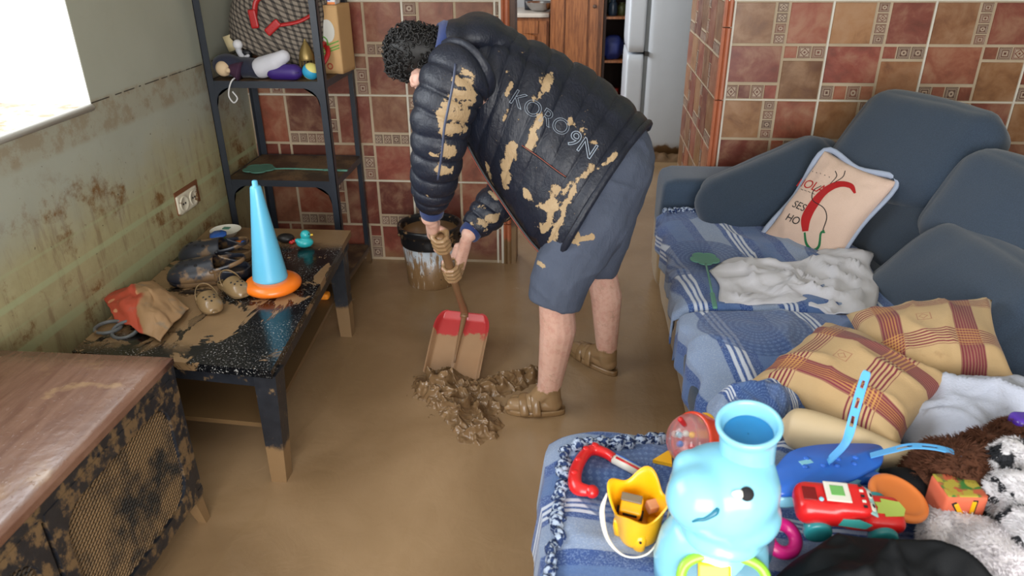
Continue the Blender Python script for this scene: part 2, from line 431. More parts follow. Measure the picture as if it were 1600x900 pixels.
def tile_wall(name, org, ud, length, ztop, rot, tint, x_first, wallbox, seam=WGrout, zseam=True):
    """org: point at floor level, ud: unit direction along the wall; normal = ud x z"""
    ud = V(ud); nd = ud.cross(V(0, 0, 1)); S = .4475
    vs, fs, uvs, mi, cols = [], [], [], [], []
    def quadbox(u0, z0, u1, z1, h, b, mat, col, uvr=None):
        n = len(vs); O = V(org)
        for (du, dz, hh) in ((0, 0, 0), (0, 0, h)):
            k = 0 if hh == 0 else b
            for (uu, zz) in ((u0+k, z0+k), (u1-k, z0+k), (u1-k, z1-k), (u0+k, z1-k)): vs.append(O+ud*uu+V(0, 0, zz)+nd*hh)
        uvs.extend(uvr*2 if uvr else [(0, 0), (1, 0), (1, 1), (0, 1)]*2)
        for q in ((4, 5, 6, 7), (0, 1, 5, 4), (1, 2, 6, 5), (2, 3, 7, 6), (3, 0, 4, 7)): fs.append(tuple(n+i for i in q)); mi.append(mat); cols.append(col)
    rows = int(math.ceil(ztop/S))+1; cols_n = int(math.ceil((length-x_first)/S))+1
    rnd = random.Random(len(name)*7)
    for r in range(rows):
        zt = ztop-r*S
        for c_ in range(-1, cols_n):
            u0 = x_first+c_*S
            for (x0, y0, x1, y1, k) in module(rot):
                a, b2 = u0+x0*S*.985+.004, u0+x1*S*.985+.004; z1, z0 = zt-y0*S*.985-.004, zt-y1*S*.985-.004
                if b2 < 0.01 or a > length-.01 or z1 < .01: continue
                fa = max(a, 0); fb = min(b2, length); fz = max(z0, 0)
                if k == 'd': col = (rnd.random(), rnd.random(), 0, 1); uvr = [((fa-a)/(b2-a), (fz-z0)/(z1-z0)), ((fb-a)/(b2-a), (fz-z0)/(z1-z0)), ((fb-a)/(b2-a), 1), ((fa-a)/(b2-a), 1)]
                else:
                    base = rnd.choice(TANS if (k == 't' and tint) else REDS); j = rnd.uniform(.85, 1.12)*(1 if tint else .95); col = C(*[min(255, t*j) for t in base]); uvr = None
                quadbox(fa+.003, fz+.003, fb-.003, z1-.003, .004, .0015, 2 if k == 'd' else 1, col, uvr)
            if .01 < u0 < length-.01 and zt > 0: quadbox(u0-.003, max(0, zt-S), u0+.006, zt, .003, 0, 3, (1, 1, 1, 1))
            if zseam and zt < ztop-.01 and zt > 0.03 and u0 < length-.02: quadbox(max(0, u0), zt-.003, min(length, u0+S), zt+.002, .0025, 0, 3, (1, 1, 1, 1))
    n = len(vs); bx = box(*wallbox); vs.extend(bx[0]); uvs.extend([(0, 0)]*8)
    for q in bx[1]: fs.append(tuple(n+i for i in q)); mi.append(0); cols.append((1, 1, 1, 1))
    o = mk(name, (vs, fs, uvs, mi), [Grout, Tile, Decor, seam], None, False); tag(o, kind='structure')
    ca = o.data.color_attributes.new('Col', 'FLOAT_COLOR', 'CORNER')
    arr = []
    for p_, cc in zip(o.data.polygons, cols): arr += list(cc)*p_.loop_total
    ca.data.foreach_set('color', arr)
    return o
TZ = 1.352
# back wall left of the opening (module edges fall at X = -1.312, -.865, -.42)
tile_wall('wall_back_left', (WL, WB, 0), (1, 0, 0), DL-.055-WL, TZ+.4475, True, False, .382, (WL-.3, WB, -.05, DL-.03, WB+.12, 2*TZ))
# back wall right of the opening
tile_wall('wall_back_right', (DR+.035, WB, 0), (1, 0, 0), WR-DR-.035, TZ, False, True, 0.0, (DR+.03, WB, -.05, WR+.1, WB+.12, TZ))
struct('wall_back_upper', join(box(DR+.001, WB-.006, TZ+.012, WR+.1, WB+.12, CE), box(DL-.05, WB+.001, 2.15, DR+.06, WB+.119, CE), box(WL-.3, WB+.002, 2*TZ-.2, DL-.04, WB+.118, CE)), Green)
struct('trim_1', box(DR-.0, WB-.012, TZ, WR, WB+.02, TZ+.014), WGrout)
# side faces of the opening, going back into the kitchen corridor
tile_wall('wall_corridor_right', (DR, 4.82, 0), (0, -1, 0), 4.82-WB-.03, TZ+.4475, True, True, .19, (DR, WB+.03, -.05, DR+.10, 4.82, 2.25), Grout)
DarkWood = plain('dark_door_jamb', C(84, 58, 44), .5, .3, 30, mudz=.2)
struct('trim_2', box(DL-.005, WB-.004, 0, DL+.022, WB+.13, 2.15), DarkWood)
Terra = plain('terracotta_moulding', C(176, 102, 70), .45, .25, 18, mudz=.14)
def moulding(x, nseg=6, y=WB):
    L = []
    for i in range(nseg):
        z0 = i*.335+(-.1 if i else 0); z1 = min((i+1)*.335-.1-.006, 2.1)
        prof = [(-.022, 0), (-.022, -.010), (-.012, -.016), (-.006, -.008), (0, -.018), (.010, -.018), (.018, -.010), (.020, 0), (.02, .03), (-.02, .03)]
        L.append(loft([[V(x+a, y+b, z) for a, b in prof] for z in (max(0, z0), z1)]))
    return join(*L)
struct('trim_3', moulding(DL-.022), Terra)
struct('trim_4', moulding(DR+.018), Terra)
struct('trim_5', join(box(DR+.038, WB-.006, 0, DR+.047, WB+.01, TZ), box(DL-.055, WB-.006, 0, DL-.043, WB+.01, TZ+.6)), WGrout)

# ---- floor, ceiling, left wall with the window, right wall, near wall with the wide door opening
struct('floor', grid(lambda u, v: V(-2.2+u*5.2, -2.2+v*10.2, 0), 4, 4), MudFloor)
struct('ceiling', box(WL-.5, YN-.2, CE, WR+.2, 8.0, CE+.1), Ceil)
W0, W1, WZ0, WZ1, WT = .55, 2.46, 1.114, 2.30, .40
struct('wall_left', join(box(WL-WT, YN, -.05, WL, WB+.1, WZ0-.02), box(WL-WT, YN, WZ1, WL, WB+.1, CE), box(WL-WT, YN, WZ0-.02, WL, W0, WZ1), box(WL-WT, W1, WZ0-.02, WL, WB+.1, WZ1)), Plaster)
struct('trim_6', join(box(WL-WT+.01, W1-.004, WZ0, WL-.001, W1+.01, WZ1), box(WL-WT+.01, W0-.01, WZ0, WL-.001, W0+.004, WZ1), box(WL-WT+.01, W0, WZ1-.004, WL-.001, W1, WZ1+.01)), White)
m = Mat('sill_tile'); p = m.vscale(m.pos(), (8, 4, 1))
c = m.mix(m.noise(7, 6, .7), C(198, 150, 118), C(226, 206, 186)); c = m.mix(m.step(m.noise(16, 6, .7), .5, .62), c, C(180, 122, 92))
Sill = m.out(c, .4)
sill = struct('window_1', box(WL-WT, W0, WZ0-.02, WL-.012, W1, WZ0), Sill)
mk('sill_edge', mv(tube([(0, 0, 0), (0, W1-W0, 0)], .013, 10), WL-.004, W0, WZ0-.010), White, sill)
FrameM = plain('window_frame_paint', C(150, 152, 150), .5, .1)
mk('window_frame', join(box(WL-WT-.02, W0, WZ0, WL-WT+.03, W1, WZ0+.05), box(WL-WT-.02, W0, WZ1-.05, WL-WT+.03, W1, WZ1), box(WL-WT-.02, W0, WZ0, WL-WT+.03, W0+.05, WZ1), box(WL-WT-.02, W1-.05, WZ0, WL-WT+.03, W1, WZ1), box(WL-WT-.02, 1.48, WZ0, WL-WT+.03, 1.53, WZ1)), FrameM, sill, False)
RPlain = plain('right_wall_paint', C(150, 146, 132), .8, .1)
struct('wall_right', box(WR, YN, -.05, WR+.1, WB+.1, CE), RPlain)
struct('wall_near', join(box(WL-WT, YN-.12, -.05, -1.1, YN, CE), box(1.7, YN-.12, -.05, WR+.1, YN, CE), box(-1.1, YN-.12, 2.3, 1.7, YN, CE)), RPlain)
# kitchen shell
KB = 7.5
struct('wall_kitchen_back', box(-1.6, KB, -.05, 2.1, KB+.1, CE), KWhite)
struct('wall_kitchen_left', join(box(-1.6, WB+.12, -.05, -1.5, KB, 1.1), box(-1.6, WB+.12, 2.2, -1.5, KB, CE), box(-1.6, WB+.12, 1.1, -1.5, 4.9, 2.2), box(-1.6, 6.3, 1.1, -1.5, KB, 2.2)), KWhite)
struct('wall_kitchen_right', join(box(2.0, 4.7, -.05, 2.1, KB, CE), box(DR+.10, 4.72, -.05, 2.0, 4.82, CE)), KWhite)

# ---- electric double socket on the left wall
SockW = plain('socket_plastic', C(214, 206, 186), .4, .1, mud=.25); SockD = plain('socket_dark', C(40, 36, 32), .5)
Rust = plain('rust_stain', C(120, 72, 42), .8, .3)
t = thing('wall_socket', 'muddy white double power socket on the left wall above the table', 'socket', (WL, 2.93, .60))
mk('frame', mod_sub and mv(cushion(.012, .175, .085, .005), .006, 0, 0), SockW, t)
mk('mounting_edge', cbox(.002, .012, .01, .004, .20, .10), Rust, t, False)
for s_ in (-1, 1):
    m4 = Matrix.Translation((.012, s_*.042, 0)) @ Matrix.Rotation(PI/2, 4, 'Y')
    q = mk('outlet', xf(lathe([(.0, .001), (.026, .001), (.030, .005), (.033, .005), (.034, 0)], 24, False), m4), SockW, t)
    mk('pin_hole', join(xf(lathe([(.0005, .0035), (.0045, .0035), (.0045, .0)], 10), m4 @ Matrix.Translation((0, .009, 0))), xf(lathe([(.0005, .0035), (.0045, .0035), (.0045, .0)], 10), m4 @ Matrix.Translation((0, -.009, 0)))), SockD, q)
# ================================================================= KITCHEN BEYOND THE OPENING
m = Mat('oak_wood'); p = m.pos()
g = m.noise(5, 5, .6, m.vscale(p, (14, 14, 1.2)), .6)
Oak = m.out(m.mix(m.step(g, .3, .7), C(112, 62, 30), C(158, 98, 54)), .45)
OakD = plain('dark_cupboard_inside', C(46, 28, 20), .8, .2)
Stone = plain('kitchen_worktop_stone', C(186, 176, 164), .35, .12, 20)
def panel_door(w, h, arch=True):
    """raised panel door, lying in XZ, front towards -Y, bottom centre at the origin"""
    fr = join(cbox(-w/2+.035, 0, h/2, .07, .022, h), cbox(w/2-.035, 0, h/2, .07, .022, h), cbox(0, 0, .04, w-.13, .022, .08), cbox(0, 0, h-.05, w-.13, .022, .10))
    n = 14; iw = w/2-.085
    top = [V(-iw+2*iw*i/n, 0, h-.12+.03*math.sin(PI*i/n)*(1 if arch else 0)) for i in range(n+1)]
    poly = [(-iw, .10)]+[(iw, .10)]+[(q.x, q.z) for q in reversed(top)]
    pn = xf(prism(poly, .018, .012), Matrix.Rotation(PI/2, 4, 'X'))
    return join(fr, cbox(0, .006, h/2, w-.1, .008, h-.1), mv(pn, 0, -.002, 0))
def knob(): return xf(lathe(sprof([(.006, 0), (.006, .012), (.016, .02), (.014, .03), (.002, .033)], 4), 16), Matrix.Rotation(PI/2, 4, 'X'))
KY = 6.6
def kx(px, y=KY): return aY(px, 20, y).x
# counter unit with sink bowl
x0, x1 = -1.45, kx(858)
t = thing('kitchen_base_cabinet', 'oak kitchen base cabinet with arched panel door under the stone worktop', 'cabinet', ((x0+x1)/2, KY, 0))
w = x1-x0
mk('body', box(-w/2, .02, .0, w/2, .55, .985), Oak, t, False)
d = mk('door', mv(panel_door(.44, .84), w/2-.24, .005, .12), Oak, t, False); mk('knob', mv(knob(), w/2-.42, -.01, .80), DarkWood, d)
d = mk('door', mv(panel_door(.44, .84), w/2-.70, .005, .12), Oak, t, False); mk('knob', mv(knob(), w/2-.52, -.01, .80), DarkWood, d)
wt = one('kitchen_worktop', 'pale stone kitchen worktop on the oak base cabinet', 'worktop', mv(cushion(w+.0, .58, .035, .008), (x0+x1)/2, KY+.275, 1.004), Stone)
Steel = plain('steel', C(190, 190, 192), .22, .1, Metallic=1.0)
one('metal_bowl', 'crumpled shiny steel bowl on the kitchen worktop', 'bowl', mv(lathe(sprof([(.05, 0), (.09, .02), (.125, .07), (.13, .075), (.12, .07), (.085, .025), (.02, .012)], 5), 28, rmod=lambda a, z: 1+.06*math.sin(5*a)), kx(842), KY+.18, 1.022), Steel)
one('mug', 'small dark mug behind the steel bowl on the kitchen worktop', 'mug', join(mv(lathe([(.001, 0), (.035, 0), (.038, .08), (.034, .08), (.03, .008), (.001, .008)], 20), kx(822), KY+.3, 1.022), mv(xf(torus(.025, .005, 16, 8), Matrix.Rotation(PI/2, 4, 'X')), kx(822)+.045, KY+.3, 1.062)), plain('dark_ceramic', C(40, 42, 48), .3))
# tall oak cupboard
x0, x1 = kx(860), kx(943)
t = thing('tall_cupboard', 'tall closed oak cupboard beside the dark open shelves', 'cupboard', ((x0+x1)/2, KY-.02, 0)); w = x1-x0
mk('body', box(-w/2, .015, 0, w/2, .60, 2.2), Oak, t, False)
d = mk('door', mv(panel_door(w-.09, 2.05), .0, .0, .1), Oak, t, False)
mk('knob', mv(knob(), w/2-.075, -.01, 1.08), DarkWood, d)
# open shelf cupboard
x0, x1 = kx(944), kx(1010)
t = thing('open_cupboard', 'dark open cupboard with shelves beside the fridge', 'cupboard', ((x0+x1)/2, KY, 0)); w = x1-x0
mk('body', join(box(-w/2, 0, 0, -w/2+.02, .58, 2.2), box(w/2-.02, 0, 0, w/2, .58, 2.2), box(-w/2, .56, 0, w/2, .58, 2.2), box(-w/2, 0, 2.18, w/2, .58, 2.2)), OakD, t, False)
for z in (.30, .62, .975): mk('shelf', box(-w/2+.02, 0.01, z, w/2-.02, .56, z+.02), Oak, t, False)
cx = (x0+x1)/2
one('blue_bag', 'crumpled blue bag on the middle cupboard shelf by the fridge', 'bag', mv(cushion(.17, .15, .17, .06, .2, 10, .03, 3), cx-.08, KY+.12, .73), plain('blue_nylon', C(36, 48, 110), .5))
one('red_tin', 'small red tin on the middle cupboard shelf', 'tin', mv(lathe([(.001, 0), (.045, 0), (.045, .07), (.001, .07)], 20), cx-.06, KY+.1, .32), plain('red_tin', C(150, 50, 40), .4))
for i, (a, b, hh) in enumerate(((-.1, .1, .13), (-.02, .14, .10), (-.12, .28, .16))):
    one('jar', ['dark glass jar on the top cupboard shelf', 'low squat jar on the top cupboard shelf', 'taller jar at the back of the top cupboard shelf'][i], 'jar', mv(lathe(sprof([(.001, 0), (.035, 0), (.036, hh*.7), (.022, hh*.85), (.024, hh), (.001, hh)], 3), 18), cx+a, KY+b, .995), plain('jar_%s' % 'abc'[i], [(.03, .05, .08, 1), (.08, .09, .03, 1), (.03, .04, .03, 1)][i], .3), 'jars on the top cupboard shelf')
# fridge
FY = 5.85
FrW = plain('fridge_enamel', C(206, 212, 220), .35, .05, mudz=.10); FrG = plain('fridge_gasket', C(130, 136, 140), .6)
xa, xb, xc = aY(976, 150, FY).x, aY(1005, 150, FY).x, 1.15
zs = aY(1000, 84, FY).z
t = thing('fridge', 'tall white fridge freezer with a muddy foot in the kitchen', 'fridge', ((xa+xc)/2, FY, 0)); ox = (xa+xc)/2
mk('body', mv(cushion(xc-xb-.012, .6, 1.72, .012), (xb+.012+xc)/2-ox, .3, .89), FrW, t)
for i, (z0, z1) in enumerate(((.05, zs-.006), (zs+.006, 1.75))):
    d = mk('door', mv(cushion(xb-xa-.012, .6, z1-z0, .016), (xa+xb-.012)/2-ox, .3, (z0+z1)/2), FrW, t)
    mk('gasket', box(xb-.013-ox, .01, z0+.01, xb+.013-ox, .59, z1-.01), FrG, d, False)
mk('hinge', cbox(xb-ox+.004, -.004, zs, .03, .02, .03), SockD, t, False)
for k in (.1, .4): mk('foot', mv(lathe([(.02, 0), (.02, .04)], 12), xb-ox+k, .05, 0), SockD, t)
one('mud_clump', 'crusty rim of mud at the foot of the fridge', 'mud', (lambda g: (g[0], g[1], g[2]))(grid(lambda u, v: V(xb-.06+u*.5, FY-.10+v*.16, max(-.005, .045*math.sin(PI*u)*math.sin(PI*v)*(1+1.2*noise.noise(V(u*9, v*4, 2)))) ), 30, 12)), plain('dry_mud', C(112, 84, 54), .7, .3, 40, .5, 40))

# ================================================================= METAL MEDIA CABINET (front left)
CX0, CX1, CY0, CY1, CH = -1.655, -1.105, .52, 1.675, .587
m = Mat('muddy_wood_top'); p = m.pos()
g = m.noise(4, 5, .6, m.vscale(p, (9, 1.5, 1)), .4)
c = m.mix(m.step(g, .3, .7), C(106, 74, 60), C(126, 94, 78))
mk1 = m.step(m.noise(3.2, 5, .55, None, .5), .56, .66)
c = m.mix(m.math('MULTIPLY', mk1, .7), c, C(152, 122, 86))
c = m.mix(m.math('MULTIPLY', m.step(m.noise(7, 5), .62, .68), .5), c, C(166, 136, 100))
m.bump(m.math('ADD', m.noise(22, 4), m.math('MULTIPLY', m.step(m.noise(90, 2), .62, .7), .35)), .22, .006)
TopM = m.out(c, m.math('ADD', m.math('MULTIPLY', m.noise(12, 3), .2), .14))
def muddy_black(name, z0, share=.5):
    m = Mat(name); p = m.pos(); z = m.sep(p)[2]
    n = m.noise(18, 6, .7); n2 = m.noise(7, 5, .6, m.vscale(p, (1, 1, .5)))
    c = m.mix(m.noise(40, 4), C(20, 22, 27), C(40, 43, 50))
    mk_ = m.step(n, .62-share*.22, .72-share*.2)
    c = m.mix(m.math('MULTIPLY', mk_, .8), c, m.mix(n2, C(104, 80, 52), C(136, 110, 78)))
    lo = m.step(m.math('ADD', z, m.math('MULTIPLY', m.math('SUBTRACT', n, .5), .09)), z0+.012, z0-.012)
    c = m.mix(lo, c, m.mix(n2, C(118, 92, 62), C(136, 108, 76)))
    m.bump(n, .3, .004)
    return m.out(c, m.math('ADD', m.math('MULTIPLY', n, .3), .22))
CabM = muddy_black('muddy_black_metal', .10, .62)
t = thing('media_cabinet', 'low cabinet with muddy brown top and black mesh doors, front left', 'cabinet', ((CX0+CX1)/2, (CY0+CY1)/2, 0))
ox, oy = (CX0+CX1)/2, (CY0+CY1)/2; hw, hd = (CX1-CX0)/2, (CY1-CY0)/2
mk('tabletop', mv(cushion(hw*2+.006, hd*2+.006, .022, .004), 0, 0, CH-.011), TopM, t)
mk('body', join(box(-hw, -hd+.002, .115, -hw+.012, hd-.002, CH-.024), box(-hw, -hd+.002, .115, hw-.021, -hd+.015, CH-.024), box(-hw, hd-.015, .115, hw-.021, hd-.002, CH-.024), box(-hw, -hd, .115, hw-.006, hd, .13), box(-hw+.02, -.01, .13, hw-.03, .01, CH-.024)), CabM, t, False)
mk('frame', join(box(hw-.02, -hd, CH-.062, hw-.002, hd, CH-.022), box(hw-.02, -hd, .108, hw-.002, hd, .135), box(hw-.02, hd-.028, .136, hw-.003, hd-.001, CH-.0625), box(hw-.02, -hd+.001, .136, hw-.003, -hd+.028, CH-.0625)), CabM, t, False)
m = Mat('expanded_mesh_metal'); p = m.pos(); s = m.sep(p)
MeshM = m.out(m.mix(m.step(m.noise(6, 5, .65), .4, .6), C(34, 31, 29), C(118, 92, 62)), .4)
def exp_mesh(y0, y1, z0, z1, r, x):
    """expanded metal: two families of slanted strands clipped to a rounded rectangle, facing +X"""
    V_, F_ = [], []
    sw_, sh_ = .025, .0062
    def inside(y, z):
        dy = max(abs(y-(y0+y1)/2)-((y1-y0)/2-r), 0); dz = max(abs(z-(z0+z1)/2)-((z1-z0)/2-r), 0)
        return dy*dy+dz*dz <= r*r
    ny = int((y1-y0)/sw_)+1; nz = int((z1-z0)/sh_)+1
    for i in range(ny):
        for j in range(nz):
            cy, cz = y0+(i+.5*(j % 2))*sw_, z0+j*sh_
            for sg in (1, -1):
                ey, ez = cy+sg*sw_/2, cz+sh_
                if inside(cy, cz) and inside(ey, ez):
                    n = len(V_); w_ = .0012
                    V_ += [V(x+.002, cy, cz-w_), V(x-.001, cy, cz+w_), V(x-.001, ey, ez+w_), V(x+.002, ey, ez-w_)]
                    F_.append((n, n+3, n+2, n+1))
    return V_, F_
def door_frame(y0, y1, z0, z1, r, x, pad):
    n = 10; inner, outer = [], []
    cy, cz = (y0+y1)/2, (z0+z1)/2; ry, rz = (y1-y0)/2, (z1-z0)/2
    for q, (sy, sz) in enumerate(((1, 1), (-1, 1), (-1, -1), (1, -1))):
        for k in range(n+1):
            a = q*PI/2+PI/2*k/n
            iy = cy+sy*(ry-r)+r*math.cos(a); iz = cz+sz*(rz-r)+r*math.sin(a)
            inner.append((iy, iz)); oy_, oz_ = iy-cy, iz-cz
            kk = max(abs(oy_)/(ry+pad), abs(oz_)/(rz+pad)); outer.append((cy+oy_/kk, cz+oz_/kk))
    N = len(inner); R_ = [[V(x-.012, a, b) for a, b in outer], [V(x, a, b) for a, b in outer], [V(x, a, b) for a, b in inner], [V(x-.012, a, b) for a, b in inner]]
    v, f, uv = loft(R_, caps=False)
    return v, f
seam = 1.103-oy
for i, (y0, y1) in enumerate(((seam+.006, hd-.03), (-hd+.03, seam-.006))):
    d = mk('door', door_frame(y0+.042, y1-.042, .160, CH-.092, .075, hw, .0415), CabM, t, False)
    d.data.materials[0] = CabM
    mk('mesh_panel', exp_mesh(y0+.036, y1-.036, .154, CH-.086, .08, hw-.010), MeshM, d, False)
mk('mesh_backing', box(hw-.10, -hd+.02, .13, hw-.095, hd-.02, CH-.07), plain('cabinet_dark_inside', C(44, 36, 30), .7, .4, 9), t, False)
for sx in (-1, 1):
    for sy in (-1, 1):
        a = V(sx*(hw-.03), sy*(hd-.03), .13); b = V(sx*(hw-.018), sy*(hd-.005), -.004)
        mk('leg', loft([[p+V(dx, dy, 0)*k for dx, dy in ((-1, -1), (1, -1), (1, 1), (-1, 1))] for p, k in ((a+V(0,0,0), .022), (b, .013))]), CabM, t, False)

# ================================================================= COFFEE TABLE
TH = .44
TP = [V(-1.60, 1.918), V(-.914, 1.853), V(-1.005, 3.03), V(-1.66, 3.03)]     # corners, slightly askew against the wall
TM = muddy_black('coffee_table_paint', .14, .25)
m = Mat('coffee_table_top'); p = m.pos(); s = m.sep(p)
n = m.noise(6, 6, .6, m.vscale(p, (1.4, .8, 1)), .8); n2 = m.noise(2.2, 4, .5)
dry = m.step(m.math('ADD', n, m.math('MULTIPLY', m.math('SUBTRACT', n2, .5), .7)), .53, .555)
far = m.step(s[1], 2.78, 2.9)                                     # the far end lies under settled mud
left = m.step(m.math('ADD', s[0], m.math('MULTIPLY', n, .22)), -1.16, -1.26)
mid = m.math('MULTIPLY', m.math('MULTIPLY', left, m.step(s[1], 1.99, 2.12)), m.step(m.noise(5, 5, .6), .40, .46))
dry = m.math('MAXIMUM', dry, m.math('MAXIMUM', far, mid))
near = m.step(m.math('ADD', s[1], m.math('MULTIPLY', n, .2)), 2.03, 2.12)
dry = m.math('MULTIPLY', dry, m.math('MAXIMUM', near, m.step(n, .6, .64)))
spk = m.math('MULTIPLY', m.step(m.noise(150, 4, .7), .57, .66), m.step(m.noise(5, 4, .6), .42, .56))
c = m.mix(m.math('MULTIPLY', spk, .75), C(13, 14, 17), C(200, 198, 194))
c = m.mix(dry, c, m.mix(m.noise(9, 4), C(116, 90, 62), C(146, 118, 86)))
m.bump(m.math('ADD', m.math('MULTIPLY', dry, .6), m.math('MULTIPLY', m.noise(70, 3), .35)), .4, .003)
TopT = m.out(c, m.math('ADD', m.math('MULTIPLY', dry, .16), .16))
t = thing('coffee_table', 'low black coffee table splashed with mud, standing along the left wall', 'table', (-1.28, 2.45, 0))
O = V(-1.28, 2.45, 0)
def tp(i, k=0.0, z=0):
    c0 = (TP[0]+TP[1]+TP[2]+TP[3])/4; p = TP[i]+(c0-TP[i]).normalized()*k; return V(p.x, p.y, z)-O
mk('tabletop', loft([[tp(i, .0, z) for i in range(4)] for z in (TH-.028, TH)]), TopT, t, False)
def apron(a, b, z0, z1, th=.022):
    d = (b-a).normalized(); n = V(-d.y, d.x, 0)*th
    return loft([[a+V(0, 0, z), b+V(0, 0, z), b+n+V(0, 0, z), a+n+V(0, 0, z)] for z in (z0, z1)])
q = [tp(i, .022) for i in range(4)]
mk('apron', join(*[apron(q[i], q[(i+1) % 4], TH-.075, TH-.028) for i in range(4)]), TM, t, False)
for i in range(4):
    a = tp(i, .06, TH-.03); b = tp(i, [.055, .06, .25, .1][i] if i != 2 else .235, -.004)
    if i == 1: b = V(-.955, 1.885, -.004)-O
    if i == 2: a = V(-1.045, 2.93, TH-.03)-O; b = V(-1.015, 2.86, -.004)-O
    mk('leg', loft([[p+V(dx, dy, 0)*k for dx, dy in ((-1, -1), (1, -1), (1, 1), (-1, 1))] for p, k in ((b, .026), (a, .036))]), TM, t, False)
Shelf = plain('muddy_lower_shelf', C(104, 80, 52), .45, .15, 6)
mk('lower_shelf', loft([[V(-1.60, 1.985, z)-O, V(-1.00, 1.945, z)-O, V(-1.065, 2.90, z)-O, V(-1.63, 2.92, z)-O] for z in (.155, .172)]), Shelf, t, False)
# orange toy piece on the lower shelf
one('orange_toy_piece', 'small orange foam piece on the coffee table lower shelf', 'toy', mv(cushion(.055, .04, .03, .008, .1, 8, .004), aZ(505, 461, .19).x, aZ(505, 461, .19).y, .188), plain('orange_foam', C(236, 140, 30), .6))

# ================================================================= METAL SHELF RACK
m = Mat('rack_metal'); n = m.noise(26, 6, .7); z = m.sep(m.pos())[2]
c = m.mix(m.noise(7, 4), C(30, 34, 42), C(48, 54, 64)); c = m.mix(m.math('MULTIPLY', m.step(n, .64, .7), .7), c, C(132, 110, 84))
c = m.mix(m.step(z, .12, .06), c, MUDD); m.bump(n, .15, .003); Rack = m.out(c, .38)
RX0, RX1, RY0, RY1 = -1.655, -1.118, 3.23, 3.675
t = thing('shelf_rack', 'black metal shelf rack in the corner behind the coffee table', 'shelf rack', ((RX0+RX1)/2, (RY0+RY1)/2, 0))
ox, oy = (RX0+RX1)/2, (RY0+RY1)/2; hx, hy = (RX1-RX0)/2, (RY1-RY0)/2
def angle_post(x, y, sx, sy):
    a = .032; th = .003
    return join(box(min(x, x-sx*a), min(y, y-sy*th), 0, max(x, x-sx*a), max(y, y-sy*th), 1.95), box(min(x, x-sx*th), min(y, y-sy*a), 0, max(x, x-sx*th), max(y, y-sy*a), 1.95))
for sx in (-1, 1):
    for sy in (-1, 1): mk('post', angle_post(sx*(hx+.0015), sy*(hy+.0015), sx, sy), Rack, t, False)
SZ = [aY(430, 128, RY0).z, aY(450, 283, RY0).z, .10]
m = Mat('rusty_shelf_mesh'); c = m.mix(m.step(m.noise(8, 5), .4, .6), C(66, 50, 38), C(112, 88, 62)); hole = m.step(m.voro(70), .32, .28)
ShelfM = m.out(m.mix(m.math('MULTIPLY', hole, .6), c, C(30, 24, 20)), .5)
for i, z in enumerate(SZ):
    s_ = mk('shelf', join(box(-hx+.004, -hy+.004, z-.004, hx-.004, hy-.004, z), box(-hx, -hy, z-.028, hx, -hy+.003, z+.002), box(-hx, hy-.003, z-.028, hx, hy, z+.002), box(-hx, -hy, z-.028, -hx+.003, hy, z+.002), box(hx-.003, -hy, z-.028, hx, hy, z+.002)), [Rack, ShelfM], t, False)
    s_.data.polygons[1].material_index = 1; s_.data.polygons[0].material_index = 1
    if i < 2:
        for sx in (-1, 1):
            pts = [V(sx*hx, 0, z-.026), V(sx*(hx-.10), 0, z-.026)]+[V(sx*(hx-.10+.07*math.sin(a)), 0, z-.028-.075*(1-math.cos(a))) for a in (.3, .6, .9, 1.2, 1.5)]+[V(sx*(hx-.028), 0, z-.12), V(sx*hx, 0, z-.12)]
            g_ = loft([[p+V(0, y, 0) for p in pts] for y in (-hy-.001, -hy+.003)])
            mk('corner_bracket', g_, Rack, t, False)

# ---- things on the rack's top shelf
S0 = SZ[0]
m = Mat('checked_bag_cloth'); u = m.sep(m.co('UV'))
def lines(m, x, n, w): return m.step(m.math('ABSOLUTE', m.math('SUBTRACT', m.math('FRACT', m.math('MULTIPLY', x, n)), .5)), w, w-.08)
l1, l2 = lines(m, m.math('ADD', u[0], m.math('MULTIPLY', u[1], .18)), 34, .24), lines(m, m.math('SUBTRACT', u[1], m.math('MULTIPLY', u[0], .25)), 17, .24)
c = m.mix(m.math('MULTIPLY', m.math('MAXIMUM', l1, l2), .8), C(128, 118, 106), C(62, 56, 52)); c = m.mix(m.math('MULTIPLY', l1, l2), c, C(40, 36, 34))
m.bump(m.noise(200, 2), .3, .002); Check = m.out(c, .85)
RedL = plain('red_leather', C(168, 28, 30), .4, .15); Lining = plain('bag_lining', C(74, 68, 70), .8, .3)
t = thing('handbag', 'grey checked handbag with red handles slumped on the top shelf', 'handbag', (-1.385, 3.47, S0))
rings = []
for i in range(15):
    k = i/14; z = k*.36; w = .205*(1-.12*k)+.03*math.sin(PI*k); d = .10*(1-.45*k)+.02*math.sin(PI*k)
    rings.append([V(math.copysign(abs(math.cos(a))**.75, math.cos(a))*w-.05*k, math.copysign(abs(math.sin(a))**.75, math.sin(a))*d, z+.0)+V(noise.noise(V(a*1.3, k*4, 0)), noise.noise(V(a*1.3, k*4, 5)), 0)*.014+V(0, 0, .03*math.cos(a*2)*k) for a in [2*PI*j/40 for j in range(40)]])
v, f, uv = loft(rings, caps=False); n_ = len(v); v.append(V(0, 0, .003)); uv.append((0, 0)); f += [(n_, (j+1) % 40, j) for j in range(40)]
tm = Matrix.Translation((-.05, 0, .075)) @ Matrix.Rotation(.48, 4, 'Y')
b_ = mk('body', xf((v, f, uv), tm), Check, t); mod_solid(b_, .004, -1)
mk('lining', xf(mv(xf(ell((0, 0, 0), .165, .045, .012), Matrix.Identity(4)), -.05, 0, .29), tm), Lining, t)
def strap(pts, r=.0125, fl=.6): return xf(tube(pts, r, 10, True, 6, fl), Matrix.Rotation(.0, 4, 'Y'))
